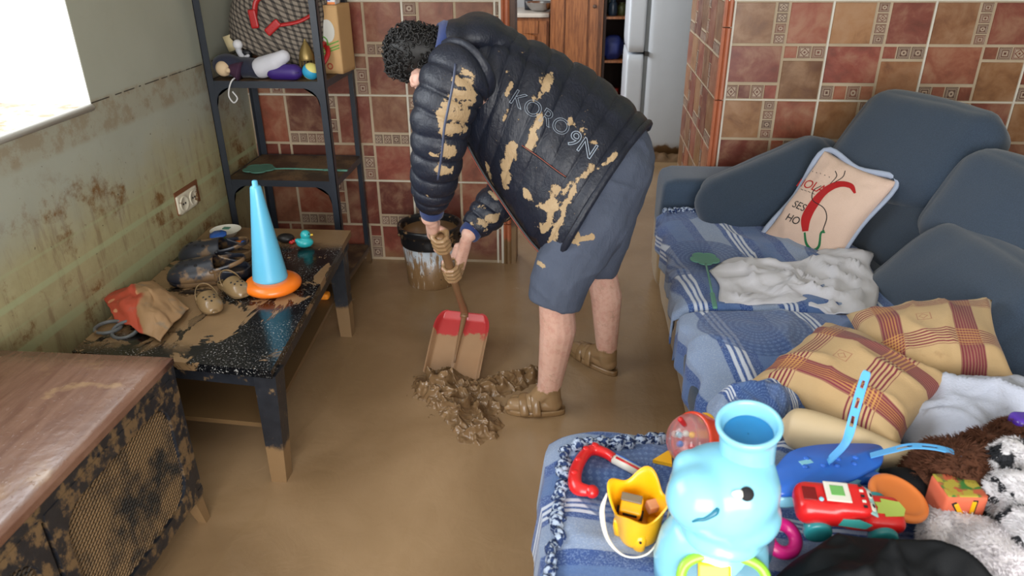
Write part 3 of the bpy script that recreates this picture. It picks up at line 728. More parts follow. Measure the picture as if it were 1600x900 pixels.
for pts in ([(-.06, -.115, .26), (-.04, -.10, .33), (.05, -.06, .38), (.17, -.05, .36), (.21, -.07, .29), (.14, -.10, .24), (.02, -.12, .22)], [(.13, .03, .10), (.20, -.01, .13), (.235, -.05, .10), (.21, -.08, .05), (.15, -.09, .03)]):
    mk('handle', strap(pts), RedL, t)
for a, ro in (((-.065, -.118, .25), -.1), ((.02, -.124, .215), .9)): mk('handle_tab', xf(cushion(.036, .014, .080, .007), Matrix.Translation(a) @ Matrix.Rotation(ro, 4, 'Y')), RedL, t)
mk('mouth_trim', xf(tube([(.20+.02*math.cos(a), -.05+.035*math.sin(a), .085+.055*math.cos(a)) for a in [2*PI*i/24 for i in range(24)]], .008, 8), Matrix.Identity(4)), RedL, t)
mk('card', mv(xf(cbox(0, 0, 0, .06, .003, .04), Matrix.Rotation(.6, 4, 'Y')), .07, -.04, .34), plain('white_card', C(220, 220, 220), .6), t, False)
# cardboard box with green print
Card = plain('brown_cardboard', C(190, 152, 104), .8, .1); GrP = plain('green_print', C(96, 150, 60), .7); WhP = plain('white_print', C(200, 198, 190), .7, .15); RdP = plain('red_print', C(176, 70, 50), .7)
t = thing('cardboard_box', 'brown cardboard box with green and white print on the top shelf', 'box', (-1.185, 3.52, S0+.0), (0, 0, -.12))
bw, bd, bh = .20, .15, .30
mk('carton', mod_sub and mv(cushion(bw, bd, bh, .004), 0, 0, bh/2), Card, t)
e = -bd/2-.0012
mk('white_patch', join(xf(prism([(-.08+.05*math.cos(a)*1.1, .205+.065*math.sin(a)) for a in [2*PI*i/20 for i in range(20)]], .0016), Matrix.Translation((.02, e, 0)) @ Matrix.Rotation(PI/2, 4, 'X')), xf(prism([(.045+.035*math.cos(a), .19+.05*math.sin(a)) for a in [2*PI*i/20 for i in range(20)]], .0016), Matrix.Translation((0, e, 0)) @ Matrix.Rotation(PI/2, 4, 'X'))), WhP, t, False)
mk('green_stripes', join(*[xf(prism([(-.02, .075+k), (.095, .115+k), (.095, .121+k), (-.02, .081+k)], .0016), Matrix.Translation((0, e, 0)) @ Matrix.Rotation(PI/2, 4, 'X')) for k in (0, .012, .03)]), GrP, t, False)
mk('green_drawing', xf(torus(.026, .004, 20, 8), Matrix.Translation((.015, e, .14)) @ Matrix.Rotation(PI/2, 4, 'X')), GrP, t)
mk('round_mark', xf(torus(.012, .0028, 20, 8), Matrix.Translation((.04, e, .035)) @ Matrix.Rotation(PI/2, 4, 'X')), RdP, t)
def text_vf(s, size, ext=.0006, outline=0.0):
    cu = bpy.data.curves.new('t', 'FONT'); cu.body = s; cu.size = size; cu.extrude = ext; cu.align_x = 'CENTER'; cu.align_y = 'CENTER'
    if outline: cu.fill_mode = 'NONE'; cu.bevel_depth = outline; cu.bevel_resolution = 1; cu.extrude = 0
    o = bpy.data.objects.new('t', cu); COL.objects.link(o); dg = bpy.context.evaluated_depsgraph_get(); dg.update()
    me = o.evaluated_get(dg).to_mesh(); v = [p.co.copy() for p in me.vertices]; f = [tuple(p.vertices) for p in me.polygons]
    bpy.data.objects.remove(o); return v, f
mk('lettering', xf(text_vf('SH', .035), Matrix.Translation((-.06, e-.001, .215)) @ Matrix.Rotation(PI/2, 4, 'X')), GrP, t, False)
t = thing('small_carton', 'small white and orange carton lying on top of the cardboard box', 'carton', (-1.165, 3.50, S0+bh+.022))
mk('carton', cushion(.115, .07, .044, .003), plain('carton_white', C(214, 216, 220), .5), t)
mk('orange_edge', cbox(0, -.0355, -.016, .112, .002, .010), plain('carton_orange', C(226, 130, 60), .5), t, False)
mk('printed_blot', cbox(.02, -.0355, .004, .03, .002, .02), plain('carton_blue', C(90, 90, 180), .5), t, False)
Glass = plain('green_bottle_glass', C(22, 92, 48), .15); 
one('green_bottle', 'dark green bottle lying on the shelf behind the red handle', 'bottle', xf(lathe(sprof([(.001, 0), (.032, .003), (.034, .02), (.034, .13), (.012, .18), (.011, .22), (.001, .221)], 4), 20), Matrix.Translation((-1.36, 3.60, S0+.35)) @ Matrix.Rotation(PI/2, 4, 'Y')) if False else mv(lathe(sprof([(.001, 0), (.032, .003), (.034, .02), (.034, .22), (.012, .28), (.011, .33), (.001, .331)], 4), 20), -1.25, 3.62, S0), Glass)
# brass lantern
Brass = plain('brass_wire', C(140, 118, 70), .4, .2, Metallic=.6)
t = thing('wire_lantern', 'small brass birdcage lantern standing before the cardboard box', 'lantern', (-1.235, 3.37, S0))
mk('dome', mv(lathe(sprof([(.035, .075), (.032, .10), (.02, .13), (.006, .155), (.004, .165)], 4), 20), 0, 0, 0), Brass, t)
mk('bars', join(*[tube([(.034*math.cos(a), .034*math.sin(a), .003), (.035*math.cos(a), .035*math.sin(a), .078)], .0017, 6) for a in [2*PI*i/14 for i in range(14)]]+[mv(torus(.035, .002, 20, 6), 0, 0, .004), mv(torus(.035, .002, 20, 6), 0, 0, .076)]), Brass, t)
# white sun hat / cloth shoe, purple case, ball
one('baby_bootie', 'white baby bootie lying beside the purple case on the shelf', 'bootie', xf(fuse(join(capsule((0, 0, .05), (.07, 0, .075), .048, .042), capsule((.07, 0, .08), (.11, .01, .10), .036, .03)), .008, 4), Matrix.Translation((-1.42, 3.30, S0)) @ Matrix.Rotation(-.2, 4, 'Z')), plain('white_cotton', C(196, 196, 204), .8, .12, bump=.3))
t = thing('purple_case', 'purple zipped spectacle case on the front edge of the top shelf', 'case', (-1.315, 3.285, S0), (0, 0, -.06))
mk('shell', mv(cushion(.16, .07, .066, .032, .05), 0, 0, .034), plain('purple_nylon', C(54, 30, 110), .5, .15), t)
mk('zip', mv(xf(loft([[V(math.copysign(abs(math.cos(a))**.5, math.cos(a))*(.081), math.copysign(abs(math.sin(a))**.6, math.sin(a))*.036, z) for a in [2*PI*i/32 for i in range(32)]] for z in (.034, .038)], False), Matrix.Identity(4)), 0, 0, 0), plain('zip_dark', C(36, 20, 70), .6), t)
t = thing('small_ball', 'small blue and yellow ball beside the purple case', 'ball', (-1.195, 3.29, S0+.037), (.3, .6, 0))
mk('ball', ell((0, 0, 0), .037, .037, .037), plain('cream_yellow', C(214, 204, 120), .5), t)
mk('blue_stripe', lathe([(.0376*math.cos(a), .0376*math.sin(a)) for a in [-.55+1.1*i/8 for i in range(9)]], 28, False), plain('cyan_blue', C(44, 150, 190), .5), t)
# dolls and dark clothes at the left end
one('dark_gloves', 'dark navy bundle of clothing slumped at the left end of the shelf', 'clothing', mv(fuse(join(ell((0, 0, .045), .11, .07, .045), ell((-.06, -.03, .06), .07, .05, .05), ell((.07, -.02, .04), .06, .05, .04)), .01, 3), -1.52, 3.33, S0), fabric('navy_cloth', C(28, 32, 52)))
t = thing('rag_doll', 'pale faced little doll lying at the left end of the shelf', 'doll', (-1.585, 3.265, S0+.03))
mk('head', fuse(join(ell((0, 0, .02), .035, .03, .035), ell((.03, -.02, .015), .014, .012, .012)), .005, 3), plain('doll_skin', C(206, 180, 146), .7), t)
mk('dress', xf(lathe(sprof([(.02, .0), (.035, -.03), (.045, -.05)], 4), 20), Matrix.Translation((.03, 0, .02)) @ Matrix.Rotation(-1.3, 4, 'Y')), plain('plum_cloth', C(60, 30, 56), .8), t)
t = thing('figurine', 'white and black toy figurine between the doll and the clothes', 'figurine', (-1.545, 3.36, S0+.10))
mk('head', ell((0, 0, .04), .022, .02, .022), plain('toy_white', C(210, 210, 214), .5), t)
mk('body', fuse(join(capsule((0, 0, .015), (.02, -.01, -.02), .014), capsule((.02, -.01, -.02), (.05, -.02, -.005), .008), capsule((.02, -.01, -.02), (.04, -.025, -.03), .008)), .003, 2), plain('toy_white_body', C(180, 180, 186), .5), t)
mk('jacket', ell((.035, 0, .005), .022, .014, .014), plain('toy_black', C(20, 20, 26), .5), t)
one('playing_card', 'cream card with a red diamond leaning on the wall behind the doll', 'card', mv(xf(prism([(-.03, -.035), (.03, -.035), (.03, .035), (-.03, .035)], .002), Matrix.Rotation(PI/2, 4, 'X') @ Matrix.Rotation(.3, 4, 'Z')), -1.60, 3.42, S0+.14), plain('cream_card', C(206, 190, 150), .6))
one('green_toy_leaf', 'small green plastic leaf at the rack left post', 'toy', mv(prism([(.03*math.cos(a)*(1+.3*math.sin(5*a)), .03*math.sin(a)*(1+.3*math.sin(5*a))) for a in [2*PI*i/30 for i in range(30)]], .02, .004), -1.61, 3.33, S0+.085), plain('leaf_green', C(60, 120, 40), .5))
one('white_cable', 'white cable looped over the front edge of the top shelf', 'cable', tube([(-1.52, 3.31, S0+.012), (-1.53, 3.24, S0+.012), (-1.545, 3.222, S0-.01), (-1.56, 3.22, S0-.06), (-1.54, 3.215, S0-.09), (-1.52, 3.215, S0-.07), (-1.535, 3.21, S0-.04)], .0035, 8, True, 6), plain('white_cable', C(206, 206, 206), .5))
# fly swatter on the middle shelf
def swatter_parts(parent, mat, L=.36, w=.085):
    pts = []
    for i in range(60):
        a = 2*PI*i/60; r_ = w*(.78+.22*abs(math.cos(2.5*a))**.7)*.75
        pts.append((r_*math.cos(a)*1.05, r_*math.sin(a)))
    h = mk('paddle', prism(pts, .003), mat, parent, False)
    mk('paddle_rim', tube([(p[0], p[1], 0) for p in pts]+[(pts[0][0], pts[0][1], 0)], .0028, 6), mat, h)
    mk('stem', tube([(w*.7, 0, 0), (w+.06, 0, .004), (L*.75, 0, .003)], .0042, 8, True, 4), mat, parent)
    mk('handle', mv(cushion(L*.28, .017, .009, .004), L*.88, 0, .003), mat, parent)
SwG = plain('swatter_green', C(86, 138, 122), .5, .12)
t = thing('fly_swatter', 'grey green fly swatter lying on the rack middle shelf', 'fly swatter', (-1.555, 3.40, SZ[1]+.006), (0, 0, -.03)); swatter_parts(t, SwG, .44, .10)
# ================================================================= SOFA
def sofa_mat(name, col, zm=None):
    m = Mat(name); p = m.pos(); z = m.sep(p)[2]
    w = m.noise(420, 2, .5); c = m.mix(m.noise(3, 4), tuple(x*.85 for x in col[:3])+(1,), col)
    c = m.mix(m.math('MULTIPLY', m.step(w, .45, .6), .35), c, tuple(min(1, x*1.7+.01) for x in col[:3])+(1,))
    if zm:
        n = m.noise(7, 5, .6); lo = m.step(m.math('ADD', z, m.math('MULTIPLY', m.math('SUBTRACT', n, .5), .12)), zm+.02, zm-.02)
        mm = m.mix(n, C(138, 112, 76), C(166, 138, 98))
        c = m.mix(lo, c, mm)
    m.bump(m.math('ADD', m.math('MULTIPLY', w, .3), m.noise(5, 4)), .25, .012)
    return m.out(c, .88, Sheen_Weight=.25)
SBlue = sofa_mat('sofa_blue_fabric', C(42, 57, 75)); SBase = sofa_mat('sofa_blue_fabric_muddy', C(50, 67, 88), .33)
# a long sofa along the right, its arm at the tiled wall and a chaise at the near end
sx0 = .40
t = thing('corner_sofa', 'dark blue corner sofa with muddy lower front under the throws', 'sofa', (1.0, 2.4, 0)); SO = V(1.0, 2.4, 0)
def sp(vf): return xf(vf, Matrix.Translation(-SO))
mk('base', sp(join(mv(cushion(1.25, 2.10, .30, .03, 0, 16, .006), 1.055, 2.62, .155))), SBase, t)
mk('chaise_base', sp(mv(cushion(1.70, .72, .30, .035, 0, 16, .006, 4), .84, 1.235, .155)), SBase, t)
mk('arm', sp(mv(cushion(1.25, .30, .57, .05, .015, 16, .006, 2), 1.035, 3.545, .30)), SBase, t)
mk('seat_cushion', sp(mv(cushion(.85, 1.10, .17, .06, .04, 16, .01, 3), .83, 2.87, .365)), SBlue, t)
mk('seat_cushion', sp(mv(cushion(.85, .70, .17, .06, .05, 16, .01, 5), .81, 1.965, .36)), SBlue, t)
mk('chaise_cushion', sp(mv(cushion(1.66, .72, .15, .06, .04, 16, .01, 6), .81, 1.235, .365)), SBlue, t)
mk('backrest', sp(mv(cushion(.22, 2.55, .66, .06, .0, 16, .006, 7), 1.62, 2.2, .35)), SBlue, t)
def soft(name, size, r, puff, px, py, yy, x_axis, z_axis, seed, wr=.012, parent=t):
    c0 = aY(px, py, yy)
    o = mk(name, xf(xf(cushion(*size, r, puff, 18, wr, seed), frame(c0, x_axis, z_axis)), Matrix.Translation(-SO)), SBlue, parent); return o
soft('back_pillow', (.60, .42, .22), .085, .12, 1428, 236, 3.12, (.48, -.86, -.02), (-.70, -.40, .55), 11)
soft('back_pillow', (.62, .40, .22), .085, .12, 1592, 352, 2.55, (.30, -.95, 0), (-.78, -.30, .5), 12)
soft('lumbar_cushion', (.66, .42, .22), .09, .12, 1430, 365, 2.92, (.25, -.96, -.05), (-.70, -.15, .68), 13)
soft('lumbar_cushion', (.66, .46, .22), .09, .14, 1500, 478, 2.36, (.15, -.98, 0), (-.68, -.12, .70), 14)
# seam piping on the head cushions
# bolster against the arm
one('bolster_cushion', 'long dark blue cushion leaning on the sofa arm by the tiled wall', 'cushion', xf(cushion(.64, .31, .19, .092, .12, 18, .012, 21), frame(aY(1207, 292, 3.30), (.93, .30, .28), (-.15, -.62, .76))), SBlue)

# ================================================================= THROWS
m = Mat('blue_patterned_throw'); u = m.sep(m.co('UV')); X_, Y_ = u[0], u[1]
wob = m.math('MULTIPLY', m.math('SUBTRACT', m.noise(3, 2), .5), .01); X_ = m.math('ADD', X_, wob)
cell = m.math('FRACT', m.math('MULTIPLY', X_, 1/.30))
def bandm(lo, hi, s_=.008): return m.math('MULTIPLY', m.step(cell, lo-s_, lo+s_), m.step(cell, hi+s_, hi-s_))
speck = m.step(m.noise(260, 2, .6), .5, .62)
blue = m.mix(m.math('MULTIPLY', speck, .55), C(46, 76, 138), C(130, 156, 200))
pale = m.mix(m.math('MULTIPLY', speck, .4), C(128, 146, 178), C(168, 180, 200))
c = m.mix(bandm(.0, .30), blue, pale)
c = m.mix(bandm(.62, .86), c, m.mix(m.noise(180, 2), C(66, 96, 150), C(92, 120, 168)))
for lo in (.36, .42, .48): c = m.mix(bandm(lo, lo+.035, .006), c, C(196, 204, 220))
# round medallions with dotted rings
gx = m.math('SUBTRACT', m.math('FRACT', m.math('MULTIPLY', m.math('ADD', X_, .06), 1/.60)), .5)
gy = m.math('SUBTRACT', m.math('FRACT', m.math('MULTIPLY', m.math('ADD', Y_, .12), 1/.62)), .5)
rr = m.math('SQRT', m.math('ADD', m.math('MULTIPLY', gx, gx), m.math('MULTIPLY', gy, gy)))
ringp = m.math('SINE', m.math('MULTIPLY', rr, 210.0)); ang = m.math('ARCTAN2', gy, gx)
dots = m.math('SINE', m.math('MULTIPLY', ang, 40.0))
md = m.mix(m.math('MULTIPLY', m.step(m.math('ADD', ringp, m.math('MULTIPLY', dots, .8)), -.2, .9), m.math('ADD', .35, m.math('MULTIPLY', speck, .5))), C(48, 76, 130), C(104, 132, 178))
c = m.mix(m.math('MULTIPLY', m.step(rr, .30, .29), .8), c, md)
mud_ = m.step(m.noise(5, 6, .75), .68, .74); c = m.mix(m.math('MULTIPLY', mud_, .6), c, C(140, 116, 84))
m.bump(m.math('ADD', m.math('MULTIPLY', speck, .5), m.noise(14, 5)), .35, .008)
Throw = m.out(c, .92, Sheen_Weight=.2)
m = Mat('throw_fringe'); Fringe = m.out(m.mix(m.step(m.noise(90, 2), .45, .55), C(32, 52, 96), C(164, 178, 200)), .95)
def ridge(p, s=1.0): return 1-abs(noise.noise(p))*2*s
def top_z(x, y):
    """height of the sofa seats"""
    z = .452+.012*math.cos((y-2.85)*2.6)
    if y < 2.33: z = .462-.9*max(0, (2.33-y)*0)+.035*math.exp(-((y-2.05)/.22)**2)
    z -= .030*math.exp(-((y-2.315)/.02)**2)+.022*math.exp(-((y-1.60)/.02)**2)
    return z
ca_, sa_ = math.cos(math.radians(7)), math.sin(math.radians(7))
def throw_uv(x, y): return (x*ca_+y*sa_, -x*sa_+y*ca_)
def throw(name, label, x0, x1, y0, y1, edge_left, nu=90, nv=110, hang=.30, seed=0, near=False, mat=None):
    v, uv = [], []
    for j in range(nv+1):
        for i in range(nu+1):
            y = y0+(y1-y0)*j/nv; s_ = -hang+(x1-x0+hang)*i/nu      # arc length across; negative = hanging over the front
            fl = noise.noise(V(y*6, seed, 0)); xe = edge_left(y)
            if s_ >= 0: x = xe+s_; z = top_z(x, y)+.004; drop = math.exp(-s_/.035)*.022; z -= drop
            else: x = xe-.012-.010*math.sin(y*30+seed)-.01*fl+s_*.02; z = top_z(x, y)-.022+s_
            w = (ridge(V(x*3+seed, y*3, 0))**4*.014+fbm(V(x*6, y*6, seed))*.006)
            if s_ < 0: x -= w*1.2
            else: z += max(-.002, w)
            z = max(z, .02)
            v.append(V(x, y, z)); a = throw_uv(xe+s_, y); uv.append(a)
    f = [(j*(nu+1)+i, j*(nu+1)+i+1, (j+1)*(nu+1)+i+1, (j+1)*(nu+1)+i) for j in range(nv) for i in range(nu)]
    o = one(name, label, 'throw', (v, f, uv), Throw); mod_solid(o, .006, 1); return o
th1 = throw('sofa_throw', 'blue striped throw spread over the far sofa seat under the white t-shirt', 0, .74, 2.33, 3.33, lambda y: .405-.03*(3.3-y)*.5, hang=.10, seed=1)
th2 = throw('sofa_throw', 'blue throw with round medallions bulging over the middle sofa seat', 0, .85, 1.60, 2.315, lambda y: .383+.01*math.sin(y*7), hang=.16, seed=5)
# chaise throw
def chz(x, y): return .452+.012*math.cos((x-.5)*2)
def chaise():
    v, uv = [], []; nu, nv = 110, 70
    for j in range(nv+1):
        for i in range(nu+1):
            a, b = -.17+1.25*i/nu, -.0+.72*j/nv+0
            x = -.025+a; y = .93+b; z = chz(x, y)+.006
            if a < 0: x = -.045+a*.12-.01*noise.noise(V(y*9, 3, 0)); z = chz(0, y)-.018+a
            else: z -= math.exp(-a/.03)*.02
            far = y-1.56
            if far > 0: z -= far*far*18; 
            w = ridge(V(x*4, y*4, 9))**4*.010+fbm(V(x*7, y*7, 3))*.005
            if a < 0: x -= w
            else: z += max(-.002, w)
            v.append(V(x, y, z)); uv.append((y*1.0+.08*a+.02, x))
    f = [(j*(nu+1)+i, j*(nu+1)+i+1, (j+1)*(nu+1)+i+1, (j+1)*(nu+1)+i) for j in range(nv) for i in range(nu)]
    return v, f, uv
th3 = one('chaise_throw', 'light blue striped throw over the near chaise under the toys', 'throw', chaise(), Throw); mod_solid(th3, .006, 1)
# fringed hem bunched along the chaise edges
def fringe_line(p0, p1, n, r=.012, seed=0, lift=.0):
    parts = []
    for i in range(n):
        k = i/(n-1); p = V(p0)*(1-k)+V(p1)*k+V(noise.noise(V(i*1.7, seed, 0)), noise.noise(V(i*1.7, seed, 4)), 0)*.025
        d = V(noise.noise(V(i*2.3, seed, 8)), noise.noise(V(i*2.3, seed, 12)), 0)*.07
        q = [p-d*.6+V(0, 0, r*.4), p-d*.2+V(0, 0, r*1.5+lift), p+d*.3+V(0, 0, r*1.1), p+d*.9+V(0, 0, r*.2)]
        parts.append(tube(q, [r*.6, r, r*.8, r*.25], 7, True, 3))
    return join(*parts)
mk('fringe', fringe_line((-.035, 1.05, .455), (.0, 1.50, .462), 34, .011, 1), Fringe, th3)
mk('fringe', fringe_line((.02, 1.50, .462), (.24, 1.56, .452), 34, .014, 2, .01), Fringe, th3)
mk('fringe', fringe_line((.41, 3.30, .462), (.56, 3.32, .462), 16, .010, 3), Fringe, th1)
# crumpled blue cloth between the chaise and the seat
def crumple(cx, cy, z0, sx, sy, h, seed, n=60, rot=0, sharp=3, out=.2, uvs=1.0, soft_=False):
    def fn(u, v):
        a, b = u*2-1, v*2-1
        r = math.hypot(a, b); k = 1/max(abs(a), abs(b), 1e-6)*r if r > 1e-6 else 1
        a2, b2 = a*(1-.25*b*b), b*(1-.25*a*a)
        w = 1+out*noise.noise(V(math.atan2(b, a)*1.2, seed, 0))
        x, y = a2*sx/2*w, b2*sy/2*w
        e = max(0, 1-max(abs(a), abs(b))**4)
        f_ = max(0, ridge(V(a*1.4+seed, b*1.4, 0)))**sharp*.55+max(0, ridge(V(a*3+seed, b*2.6, 7)))**sharp*.3+.15*ridge(V(a*7, b*7, seed))
        if soft_: f_ = .55+.30*max(0, ridge(V(a*1.1+seed, b*.9, 0)))**1.5+.10*max(0, ridge(V(a*2.6+seed, b*1.8+a, 7)))**2+.03*noise.noise(V(a*5, b*5, seed)); e = e**.7*(1-.35*r*r)
        z = h*max(0, e)*(f_+.15)+.002
        c_, s_ = math.cos(rot), math.sin(rot)
        return V(cx+x*c_-y*s_, cy+x*s_+y*c_, z0+max(0, z))
    v, f, uv = grid(fn, n, n); return v, f, [(a*uvs, b*uvs) for a, b in uv]
p = aZ(1185, 645, .47)
o = one('crumpled_throw_end', 'bunched end of blue throw beside the beige rubber boot', 'cloth', crumple(p.x, p.y, .475, .30, .18, .085, 4, rot=.5, uvs=.6, soft_=True), Throw); mod_solid(o, .005, 1)

# ================================================================= WHITE T-SHIRT, SWATTER ON THE SEAT
WCl = plain('white_cotton_cloth', C(204, 204, 212), .9, .06, 5, .25, 500)
def tee():
    # outline: body with two sleeves, laid flat and rumpled
    P_ = [aZ(px, py, .475) for px, py in ((1108, 425), (1148, 405), (1215, 412), (1262, 408), (1288, 392), (1360, 396), (1358, 418), (1372, 450), (1362, 488), (1318, 496), (1280, 480), (1210, 474), (1130, 476), (1124, 446))]
    P_ = [V(a[0], a[1]) for a in cat([(p.x, p.y) for p in P_+[P_[0]]], 5)[:-1]]
    c0 = V(sum(p.x for p in P_)/len(P_), sum(p.y for p in P_)/len(P_)); n = len(P_); K = 26; v, f, uv = [], [], []
    for k in range(K+1):
        for p in P_:
            q = c0+(p-c0)*(k/K); e = 1-(k/K)**6
            w = max(0, ridge(V(q.x*4+2, q.y*7+q.x*3, 1)))**5*.034+max(0, ridge(V(q.x*8+q.y*5, q.y*11, 5)))**6*.022+.002*fbm(V(q.x*20, q.y*20, 2))
            z = top_z(q.x, q.y)+.016+w*e
            v.append(V(q.x, q.y, z)); uv.append((q.x, q.y))
    for k in range(K):
        for i in range(n): j = (i+1) % n; f.append((k*n+i, k*n+j, (k+1)*n+j, (k+1)*n+i))
    return v, f, uv
o = one('white_t_shirt', 'crumpled white t-shirt lying on the far blue throw', 't-shirt', tee(), WCl); mod_solid(o, .004, 1)
a = aZ(1101, 405, .49); b = aZ(1117, 482, .49); d = b-a
t = thing('fly_swatter', 'green leaf shaped fly swatter lying on the sofa beside the white t-shirt', 'fly swatter', (a.x, a.y, .492), (0, 0, math.atan2(d.y, d.x))); swatter_parts(t, SwG, d.length, .075)

# ================================================================= CHILI PILLOW
m = Mat('printed_pillow_cloth'); c = m.mix(m.noise(6, 4), C(206, 178, 162), C(226, 200, 184)); m.bump(m.math('ADD', m.noise(300, 2), m.noise(9, 4)), .25, .006); PilC = m.out(c, .9)
corners = [aY(1213, 403, 2.90), aY(1342, 256, 3.14), aY(1375, 320, 2.92)]
A_, B_ = corners[0], corners[1]; cc = aY(1292, 330, 3.0)
lx = (B_-A_).normalized(); nrm = V(-.50, -.62, .60)
fm = frame(cc, lx, nrm)
t = thing('chili_pillow', 'pale pink pillow printed with a red chili, leaning between the dark cushions', 'pillow', cc); IT = Matrix.Translation(-cc)
pv = pillow(.46, .34, .14, 26, .08, .008, 3); pw = xf(pv, fm); body = mk('cover', xf(pw, IT), PilC, t)
mk('edge_band', xf(xf(tube([(p[0], p[1], 0) for p in [(x*.225, y*.165) for x, y in ((-1, -1), (0, -.93), (1, -1), (.93, 0), (1, 1), (0, .93), (-1, 1), (-.93, 0), (-1, -1))]], .009, 8, True, 6, 1.4), fm), IT), plain('pale_blue_band', C(164, 176, 200), .9), t)
pb = bvh(pw)
def onto(vf2d, bv, fmx, off=.0015):
    """lay flat artwork (xy of frame fmx) onto a surface"""
    out_ = []; nz_ = (fmx.to_3x3() @ V(0, 0, 1))
    for p in vf2d[0]:
        w = fmx @ V(p[0], p[1], 0); h = bv.ray_cast(w+nz_*.4, -nz_)
        q = h[0] if h[0] is not None else w
        out_.append(q+nz_*(off+p[2]))
    return (out_,)+tuple(vf2d[1:])
ChR = plain('chili_red', C(176, 20, 24), .8); ChG = plain('chili_green', C(30, 110, 66), .8); InkB = plain('ink_black', C(24, 24, 28), .8)
def ribbon(pts, ws, n=8):
    q = cat([tuple(p)+(w,) for p, w in zip(pts, ws)], n); v, f = [], []
    for i, a in enumerate(q):
        t0, t1 = q[max(0, i-1)], q[min(len(q)-1, i+1)]; d = V(t1[0]-t0[0], t1[1]-t0[1], 0).normalized(); nn = V(-d.y, d.x, 0)*max(.0004, a[2])
        v += [V(a[0], a[1], 0)+nn, V(a[0], a[1], 0)+nn*.0, V(a[0], a[1], 0)-nn]
    for i in range(len(q)-1):
        for k in (0, 1): f.append((i*3+k, i*3+k+1, (i+1)*3+k+1, (i+1)*3+k))
    return v, [tuple(reversed(g)) for g in f]
art = lambda vf, mt, nm: mk(nm, xf(onto(vf, pb, fm), IT), mt, t, False)
art(ribbon([(-.125, .0), (-.08, .025), (-.02, .035), (.05, .03), (.105, .0), (.12, -.04), (.10, -.075)], [.012, .019, .020, .018, .015, .011, .004]), ChR, 'red_chili_print')
art(ribbon([(-.130, .0), (-.165, -.03), (-.175, -.065), (-.150, -.078), (-.105, -.06), (-.09, -.068)], [.004, .005, .006, .005, .004, .007]), ChG, 'green_stalk_print')
art(join(ribbon([(-.09, -.06), (-.04, -.045), (-.01, -.01), (0, .05), (.04, .075), (.07, .06)], [.0018]*6), ribbon([(.09, .03), (.13, .03), (.15, .05)], [.0016]*3), ribbon([(.10, .02), (.14, .01), (.17, .02)], [.0016]*3)), InkB, 'vine_print')
rt = Matrix.Rotation(-PI/2, 4, 'Z')
art(xf(text_vf('HO', .045, 0), Matrix.Translation((-.105, .075, 0)) @ rt), InkB, 'lettering')
art(xf(text_vf('SES', .045, 0), Matrix.Translation((-.045, .085, 0)) @ rt), InkB, 'lettering')
art(xf(text_vf('MOLA', .055, 0), Matrix.Translation((.055, .105, 0)) @ rt), ChR, 'lettering')
art(join(*[ribbon([(.015+.01, .06+i*.02), (.015+.012, .075+i*.02)], [.001, .001], 2) for i in range(4)]+[ribbon([(.115, .05+i*.022), (.115, .055+i*.022)], [.0015, .0015], 2) for i in range(5)]), InkB, 'dotted_line_print')

# ================================================================= PLAID PILLOWS
m = Mat('plaid_pillow_cloth'); u = m.sep(m.co('UV'))
base = m.mix(m.noise(7, 4), C(176, 144, 100), C(198, 170, 128)); mar = C(122, 44, 58); yel = C(206, 156, 84)
def bnd(x, lo, hi, s_=.004): return m.math('MULTIPLY', m.step(x, lo-s_, lo+s_), m.step(x, hi+s_, hi-s_))
def inb(x): return m.math('MAXIMUM', bnd(x, .14, .30), bnd(x, .62, .80))
su = m.step(m.math('SINE', m.math('MULTIPLY', u[0], 2*PI*46)), -.1, .25)
sv = m.step(m.math('SINE', m.math('MULTIPLY', u[1], 2*PI*34)), .0, .3)
iu, iv = inb(u[0]), inb(u[1])
c = m.mix(m.math('MULTIPLY', iu, m.math('ADD', .72, m.math('MULTIPLY', su, .28))), base, mar)
c = m.mix(m.math('MULTIPLY', m.math('MULTIPLY', iu, m.math('SUBTRACT', 1.0, su)), bnd(m.math('FRACT', m.math('MULTIPLY', u[0], 1)), .17, .27)), c, m.mix(.5, mar, yel))
c = m.mix(m.math('MULTIPLY', iv, m.math('MULTIPLY', sv, m.math('SUBTRACT', 1.0, m.math('MULTIPLY', iu, .4)))), c, m.mix(iu, mar, yel))
mx = m.math('SUBTRACT', u[0], .46); my = m.math('SUBTRACT', u[1], .46); dd = m.math('ADD', m.math('ABSOLUTE', mx), m.math('ABSOLUTE', my)); sq = m.math('MAXIMUM', m.math('ABSOLUTE', mx), m.math('ABSOLUTE', my))
c = m.mix(m.math('MULTIPLY', m.math('MAXIMUM', bnd(dd, .022, .028, .002), bnd(sq, .036, .040, .002)), .7), c, C(150, 70, 60))
c = m.mix(m.math('MULTIPLY', m.step(m.noise(6, 5, .7), .62, .72), .35), c, C(120, 84, 52))
m.bump(m.math('ADD', m.math('MULTIPLY', m.noise(260, 2), .3), m.noise(8, 4)), .3, .008)
Plaid = m.out(c, .88, Sheen_Weight=.1)
def corner_ears(o): return o
def plaid(label, cpx, cpy, yy, xa, za, sx, sy, tt, seed):
    c0 = aY(cpx, cpy, yy); o = mk('plaid_pillow', pillow(sx, sy, tt, 34, .13, .013, seed), Plaid); o.matrix_world = frame(c0, xa, za)
    return tag(o, label, 'pillow', 'plaid scatter cushions')
